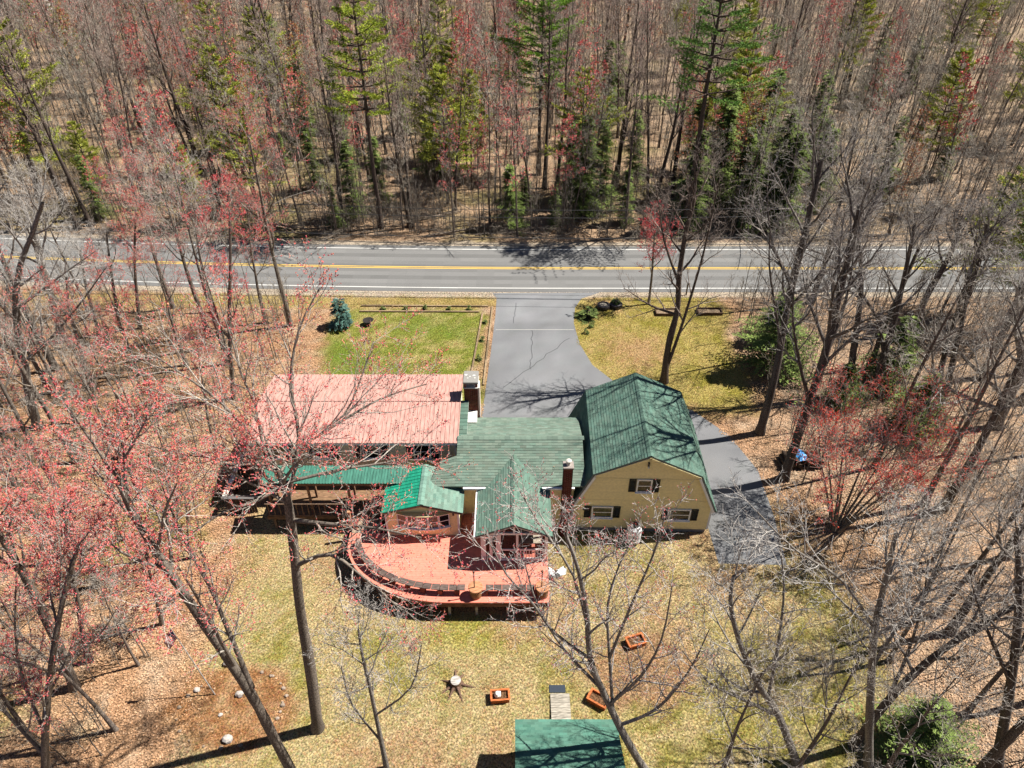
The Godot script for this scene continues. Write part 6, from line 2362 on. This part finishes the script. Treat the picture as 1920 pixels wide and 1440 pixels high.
# trunk and limb courses, metres
func hero_data() -> Dictionary:
	return {
		"maple_tall": {"t": [Vector3(-8.24, 0.00, -14.75), Vector3(-7.75, 4.40, -14.75), Vector3(-7.40, 8.55, -14.75), Vector3(-6.95, 12.25, -14.75), Vector3(-6.76, 14.21, -14.75), Vector3(-6.82, 15.33, -14.75)],
		"l": [[Vector3(-6.59, 15.35, -15.40), Vector3(-5.16, 15.89, -16.23), Vector3(-3.96, 16.14, -17.07), Vector3(-2.73, 16.01, -17.90)], [Vector3(-6.69, 14.78, -14.75), Vector3(-5.03, 15.13, -14.95), Vector3(-3.79, 15.20, -15.15), Vector3(-2.69, 15.40, -15.35)], [Vector3(-6.82, 15.33, -14.75), Vector3(-7.31, 15.61, -15.35), Vector3(-7.49, 16.75, -15.95), Vector3(-7.91, 17.46, -16.55), Vector3(-8.17, 18.18, -17.15), Vector3(-8.51, 19.09, -17.75)],
		[Vector3(-6.78, 15.11, -14.75), Vector3(-6.61, 15.30, -15.45), Vector3(-6.31, 15.35, -16.15), Vector3(-5.25, 15.59, -16.85), Vector3(-4.62, 16.71, -17.55), Vector3(-4.31, 17.43, -18.25)],
		[Vector3(-6.82, 15.33, -14.75), Vector3(-7.75, 15.53, -14.92), Vector3(-9.45, 15.59, -15.08), Vector3(-10.59, 15.81, -15.25)],
		[Vector3(-6.77, 13.98, -14.75), Vector3(-6.22, 16.01, -15.38), Vector3(-6.32, 17.50, -16.00), Vector3(-5.98, 18.91, -16.62), Vector3(-5.35, 19.92, -17.25)],
		[Vector3(-6.79, 13.13, -14.75), Vector3(-5.08, 13.66, -14.08), Vector3(-3.95, 14.32, -13.42), Vector3(-2.48, 14.70, -12.75)],
		[Vector3(-7.08, 10.91, -14.75), Vector3(-5.61, 12.30, -14.08), Vector3(-4.40, 11.86, -13.42), Vector3(-3.25, 11.18, -12.75)],
		[Vector3(-6.79, 14.67, -14.75), Vector3(-7.48, 14.52, -14.25), Vector3(-8.23, 14.62, -13.75), Vector3(-9.05, 14.29, -13.25)],
		[Vector3(-6.99, 15.97, -14.75), Vector3(-8.12, 17.19, -15.42), Vector3(-9.38, 17.82, -16.08), Vector3(-10.81, 18.46, -16.75)]]},
		"twin": {"t": [Vector3(-8.50, 0.00, -12.51), Vector3(-8.67, 3.35, -12.51), Vector3(-8.84, 6.95, -12.51), Vector3(-9.29, 10.71, -12.51), Vector3(-9.58, 13.09, -12.51), Vector3(-9.79, 14.84, -12.51), Vector3(-9.85, 16.61, -12.51), Vector3(-9.67, 17.92, -12.51)],
		"l": [[Vector3(-8.71, 7.29, -12.51), Vector3(-8.90, 10.04, -12.81), Vector3(-9.09, 11.83, -13.11), Vector3(-9.43, 13.14, -13.41), Vector3(-9.68, 14.44, -13.71), Vector3(-9.84, 15.65, -14.01)],
		[Vector3(-8.98, 8.61, -12.51), Vector3(-8.82, 10.66, -12.18), Vector3(-8.69, 13.27, -11.84), Vector3(-8.58, 15.10, -11.51)]]},
		"t3": {"t": [Vector3(-19.38, 0.0, -16.53), Vector3(-18.77, 3.36, -16.53), Vector3(-18.36, 6.65, -16.53), Vector3(-18.18, 8.61, -16.53), Vector3(-18.11, 10.31, -16.53), Vector3(-18.01, 11.78, -16.53)],
		"l": []},
		"t4": {"t": [Vector3(-19.22, 0.0, -17.81), Vector3(-19.08, 1.17, -17.81), Vector3(-17.96, 5.21, -17.81), Vector3(-17.14, 8.25, -17.81), Vector3(-16.50, 10.37, -17.81)],
		"l": []},
		"t5": {"t": [Vector3(-16.77, 0.00, -19.74), Vector3(-16.45, 1.71, -19.74), Vector3(-16.21, 3.43, -19.74), Vector3(-15.73, 5.54, -19.74)],
		"l": []},
		"t7": {"t": [Vector3(-30.22, 0.00, -33.99), Vector3(-29.63, 2.61, -33.99), Vector3(-28.99, 5.05, -33.99), Vector3(-27.81, 8.76, -33.99), Vector3(-26.43, 11.45, -33.99), Vector3(-25.02, 13.32, -33.99), Vector3(-23.74, 15.09, -33.99)],
		"l": [[Vector3(-28.99, 5.05, -33.99), Vector3(-26.63, 6.81, -33.66), Vector3(-23.62, 9.52, -33.32), Vector3(-21.14, 11.99, -32.99)],
		[Vector3(-27.81, 8.76, -33.99), Vector3(-24.98, 10.51, -34.49), Vector3(-22.66, 11.88, -34.99)]]},
		"t8": {"t": [Vector3(-33.56, 0.00, -43.75), Vector3(-32.81, 3.68, -43.75), Vector3(-32.42, 6.94, -43.75), Vector3(-31.88, 9.30, -43.75)],
		"l": []},
		"t9": {"t": [Vector3(-28.69, 0.00, -37.99), Vector3(-28.14, 3.41, -37.99), Vector3(-27.74, 6.26, -37.99), Vector3(-27.03, 8.54, -37.99)],
		"l": []},
		"t10": {"t": [Vector3(-30.49, 0.00, -43.54), Vector3(-29.93, 4.42, -43.54), Vector3(-29.28, 7.45, -43.54)],
		"l": []},
		"t11": {"t": [Vector3(-29.72, 0.00, -44.97), Vector3(-28.74, 4.59, -44.97), Vector3(-27.95, 7.93, -44.97)],
		"l": []},
		"t12": {"t": [Vector3(-28.38, 0.00, -45.33), Vector3(-27.03, 5.26, -45.33), Vector3(-25.62, 9.34, -45.33)],
		"l": []},
		"t13": {"t": [Vector3(-18.64, 0.00, -36.84), Vector3(-18.13, 2.53, -36.84), Vector3(-17.49, 5.70, -36.84), Vector3(-16.23, 10.58, -36.84), Vector3(-15.65, 13.21, -36.84)],
		"l": [[Vector3(-18.13, 2.53, -36.84), Vector3(-18.18, 5.99, -37.17), Vector3(-18.34, 9.53, -37.51), Vector3(-18.23, 12.10, -37.84)]]},
		"front": {"t": [Vector3(10.46, 0.00, -38.64), Vector3(10.35, 2.95, -38.64), Vector3(10.54, 5.85, -38.64), Vector3(10.31, 8.17, -38.64), Vector3(10.27, 11.04, -38.64), Vector3(10.43, 13.05, -38.64), Vector3(10.28, 14.94, -38.64)],
		"l": [[Vector3(10.48, 1.19, -38.64), Vector3(10.89, 4.35, -38.44), Vector3(11.20, 7.65, -38.24), Vector3(11.37, 10.30, -38.04), Vector3(11.38, 12.75, -37.84), Vector3(11.37, 15.03, -37.64)],
		[Vector3(10.33, 7.79, -38.64), Vector3(9.13, 10.53, -38.97), Vector3(8.58, 12.75, -39.31), Vector3(8.14, 14.23, -39.64)],
		[Vector3(10.53, 5.45, -38.64), Vector3(8.98, 6.05, -38.64), Vector3(8.07, 6.64, -38.64), Vector3(6.99, 7.41, -38.64)]]},
		"roadred": {"t": [Vector3(10.93, 0.00, -48.80), Vector3(10.89, 2.43, -48.80), Vector3(10.74, 4.73, -48.80), Vector3(10.64, 6.49, -48.80)],
		"l": []},
		"r22": {"t": [Vector3(22.55, 0.00, -37.12), Vector3(21.76, 4.01, -37.12), Vector3(21.10, 7.56, -37.12), Vector3(20.23, 10.43, -37.12), Vector3(19.23, 12.44, -37.12)],
		"l": [[Vector3(21.10, 7.56, -37.12), Vector3(19.64, 8.50, -36.79), Vector3(18.26, 8.51, -36.45), Vector3(16.28, 8.45, -36.12)],
		[Vector3(20.87, 8.30, -37.12), Vector3(18.83, 10.27, -36.79), Vector3(16.26, 11.46, -36.45), Vector3(14.33, 12.91, -36.12)]]},
		"r23": {"t": [Vector3(24.28, 0.00, -37.23), Vector3(23.96, 3.22, -37.23), Vector3(23.67, 6.46, -37.23), Vector3(23.20, 9.78, -37.23), Vector3(22.76, 12.39, -37.23)],
		"l": [[Vector3(23.96, 3.22, -37.23), Vector3(22.68, 5.96, -37.23), Vector3(20.89, 8.05, -37.23), Vector3(18.84, 9.68, -37.23), Vector3(16.69, 10.72, -37.23)]]},
		"r24": {"t": [Vector3(30.79, 0.00, -33.99), Vector3(30.61, 2.61, -33.99), Vector3(30.37, 4.65, -33.99), Vector3(28.57, 8.05, -33.99), Vector3(27.81, 10.13, -33.99)],
		"l": [[Vector3(30.48, 2.32, -33.99), Vector3(26.66, 5.41, -33.66), Vector3(24.95, 6.78, -33.32), Vector3(21.95, 7.74, -32.99)],
		[Vector3(30.67, 1.33, -33.99), Vector3(27.20, 2.92, -33.62), Vector3(24.90, 4.55, -33.24), Vector3(23.61, 7.10, -32.87), Vector3(21.77, 9.79, -32.49)]]},
		"r25": {"t": [Vector3(30.35, 0.00, -44.75), Vector3(30.19, 2.95, -44.75), Vector3(30.63, 6.41, -44.75), Vector3(30.43, 8.83, -44.75)],
		"l": []},
		"r25b": {"t": [Vector3(29.36, 0.00, -37.64), Vector3(28.43, 4.89, -37.64), Vector3(27.86, 7.62, -37.64), Vector3(27.64, 10.16, -37.64), Vector3(27.12, 12.19, -37.64)],
		"l": []},
		"r25c": {"t": [Vector3(28.92, 0.00, -38.10), Vector3(28.13, 5.39, -38.10), Vector3(27.66, 9.92, -38.10), Vector3(27.90, 11.64, -38.10)],
		"l": []},
		"c32": {"t": [Vector3(5.48, 0.0, -12.92), Vector3(4.28, 2.98, -12.92), Vector3(3.41, 5.57, -12.92), Vector3(2.62, 8.23, -12.92), Vector3(2.30, 10.93, -12.92), Vector3(1.93, 13.03, -12.92), Vector3(1.47, 14.68, -12.92)],
		"l": [[Vector3(3.15, 6.41, -12.90), Vector3(1.77, 8.46, -13.17), Vector3(0.85, 10.46, -13.43), Vector3(0.41, 12.27, -13.70)], [Vector3(3.26, 8.16, -13.10), Vector3(3.65, 11.46, -12.93), Vector3(3.96, 13.95, -12.77), Vector3(4.01, 15.70, -12.60)], [Vector3(2.44, 9.81, -12.90), Vector3(1.84, 12.37, -13.23), Vector3(0.76, 14.37, -13.57), Vector3(0.22, 15.34, -13.90)], [Vector3(3.93, 3.96, -12.90), Vector3(5.08, 5.51, -12.70), Vector3(5.75, 8.30, -12.50), Vector3(5.93, 11.03, -12.30)], [Vector3(2.52, 8.46, -12.92), Vector3(1.33, 10.26, -12.67), Vector3(0.62, 12.12, -12.42), Vector3(-0.15, 13.85, -12.17), Vector3(-0.62, 15.66, -11.92)],
		[Vector3(3.67, 4.70, -12.92), Vector3(3.28, 8.04, -13.17), Vector3(3.03, 10.68, -13.42), Vector3(3.31, 12.56, -13.67), Vector3(3.78, 13.73, -13.92)],
		[Vector3(3.47, 5.46, -12.92), Vector3(4.24, 7.82, -12.59), Vector3(4.54, 10.54, -12.25), Vector3(4.38, 13.65, -11.92)]]},
		"c33": {"t": [Vector3(-5.08, 0.01, -13.12), Vector3(-5.00, 5.19, -13.12), Vector3(-4.99, 8.22, -13.12), Vector3(-4.93, 9.77, -13.12)],
		"l": [[Vector3(-5.00, 4.31, -13.12), Vector3(-3.43, 7.09, -12.62), Vector3(-2.75, 10.47, -12.12)],
		[Vector3(-5.04, 2.26, -13.12), Vector3(-5.78, 5.08, -13.12), Vector3(-5.80, 7.56, -13.12)]]},
		"r30": {"t": [Vector3(11.67, 0.01, -13.12), Vector3(9.84, 4.20, -13.12), Vector3(8.55, 6.54, -13.12), Vector3(7.39, 9.16, -13.12), Vector3(6.74, 11.20, -13.12), Vector3(6.57, 12.52, -13.12)],
		"l": [[Vector3(9.84, 4.20, -13.12), Vector3(8.00, 6.08, -12.79), Vector3(6.53, 7.73, -12.45), Vector3(5.22, 10.17, -12.12)],
		[Vector3(9.16, 5.45, -13.12), Vector3(8.91, 8.63, -13.45), Vector3(8.61, 11.09, -13.79), Vector3(8.10, 13.01, -14.12)]]},
		"r31": {"t": [Vector3(14.48, 0.01, -13.12), Vector3(12.72, 5.82, -13.12), Vector3(11.63, 9.77, -13.12), Vector3(11.16, 12.26, -13.12), Vector3(10.76, 14.44, -13.12)],
		"l": [[Vector3(11.63, 9.77, -13.12), Vector3(9.64, 12.71, -12.79), Vector3(7.68, 14.57, -12.45), Vector3(6.18, 16.44, -12.12)],
		[Vector3(12.23, 7.56, -13.12), Vector3(12.67, 10.15, -13.45), Vector3(13.14, 11.63, -13.79), Vector3(13.00, 13.74, -14.12)]]},
		"r34": {"t": [Vector3(14.15, 0.00, -13.97), Vector3(14.36, 3.47, -13.97), Vector3(14.92, 6.46, -13.97), Vector3(16.01, 8.93, -13.97), Vector3(17.02, 10.27, -13.97)],
		"l": [[Vector3(14.36, 3.47, -13.97), Vector3(14.37, 6.25, -14.30), Vector3(14.12, 9.02, -14.64), Vector3(13.78, 10.90, -14.97)]]},
		"r35": {"t": [Vector3(19.66, 0.01, -13.12), Vector3(17.03, 7.56, -13.12), Vector3(15.27, 12.00, -13.12), Vector3(14.12, 14.44, -13.12)],
		"l": [[Vector3(17.38, 6.54, -13.12), Vector3(15.22, 9.77, -13.12), Vector3(13.72, 12.26, -13.12)]]},
		"pad_a": {"t": [Vector3(15.6, 0, -33.4), Vector3(15.5, 4.5, -33.3), Vector3(15.2, 9.0, -33.5), Vector3(14.9, 13.5, -33.2), Vector3(14.8, 17.5, -33.4)], "l": [[Vector3(15.5, 6.5, -33.4), Vector3(14.2, 9.5, -32.6), Vector3(13.0, 12.6, -32.0), Vector3(12.4, 15.0, -31.6)], [Vector3(15.2, 9.0, -33.5), Vector3(15.9, 12.0, -32.4), Vector3(15.6, 15.0, -31.0)], [Vector3(15.1, 10.5, -33.4), Vector3(13.6, 13.0, -34.0), Vector3(12.8, 16.0, -34.4)]]},
		"pad_b": {"t": [Vector3(15.9, 0, -29.4), Vector3(15.8, 4.5, -29.2), Vector3(15.9, 9.0, -29.4), Vector3(15.5, 13.5, -29.3), Vector3(15.2, 17.0, -29.2)], "l": [[Vector3(15.8, 6.0, -29.2), Vector3(14.4, 9.0, -28.9), Vector3(13.2, 12.0, -28.4), Vector3(12.6, 15.0, -28.2)], [Vector3(15.9, 8.0, -29.3), Vector3(16.6, 11.5, -30.4), Vector3(16.3, 15.0, -31.0)], [Vector3(15.7, 10.5, -29.4), Vector3(14.4, 13.5, -27.6), Vector3(14.0, 16.0, -26.6)]]},
		"low_left": {"t": [Vector3(-17.5, 0, -11.0), Vector3(-16.4, 4.0, -11.4), Vector3(-15.0, 8.0, -12.0), Vector3(-13.6, 11.5, -12.8), Vector3(-12.6, 13.6, -13.4)], "l": [[Vector3(-15.8, 6.0, -11.7), Vector3(-15.9, 9.0, -12.6), Vector3(-15.2, 12.0, -13.6)], [Vector3(-16.2, 5.0, -11.5), Vector3(-17.2, 8.0, -12.2), Vector3(-17.6, 11.0, -13.0)]]}
	}
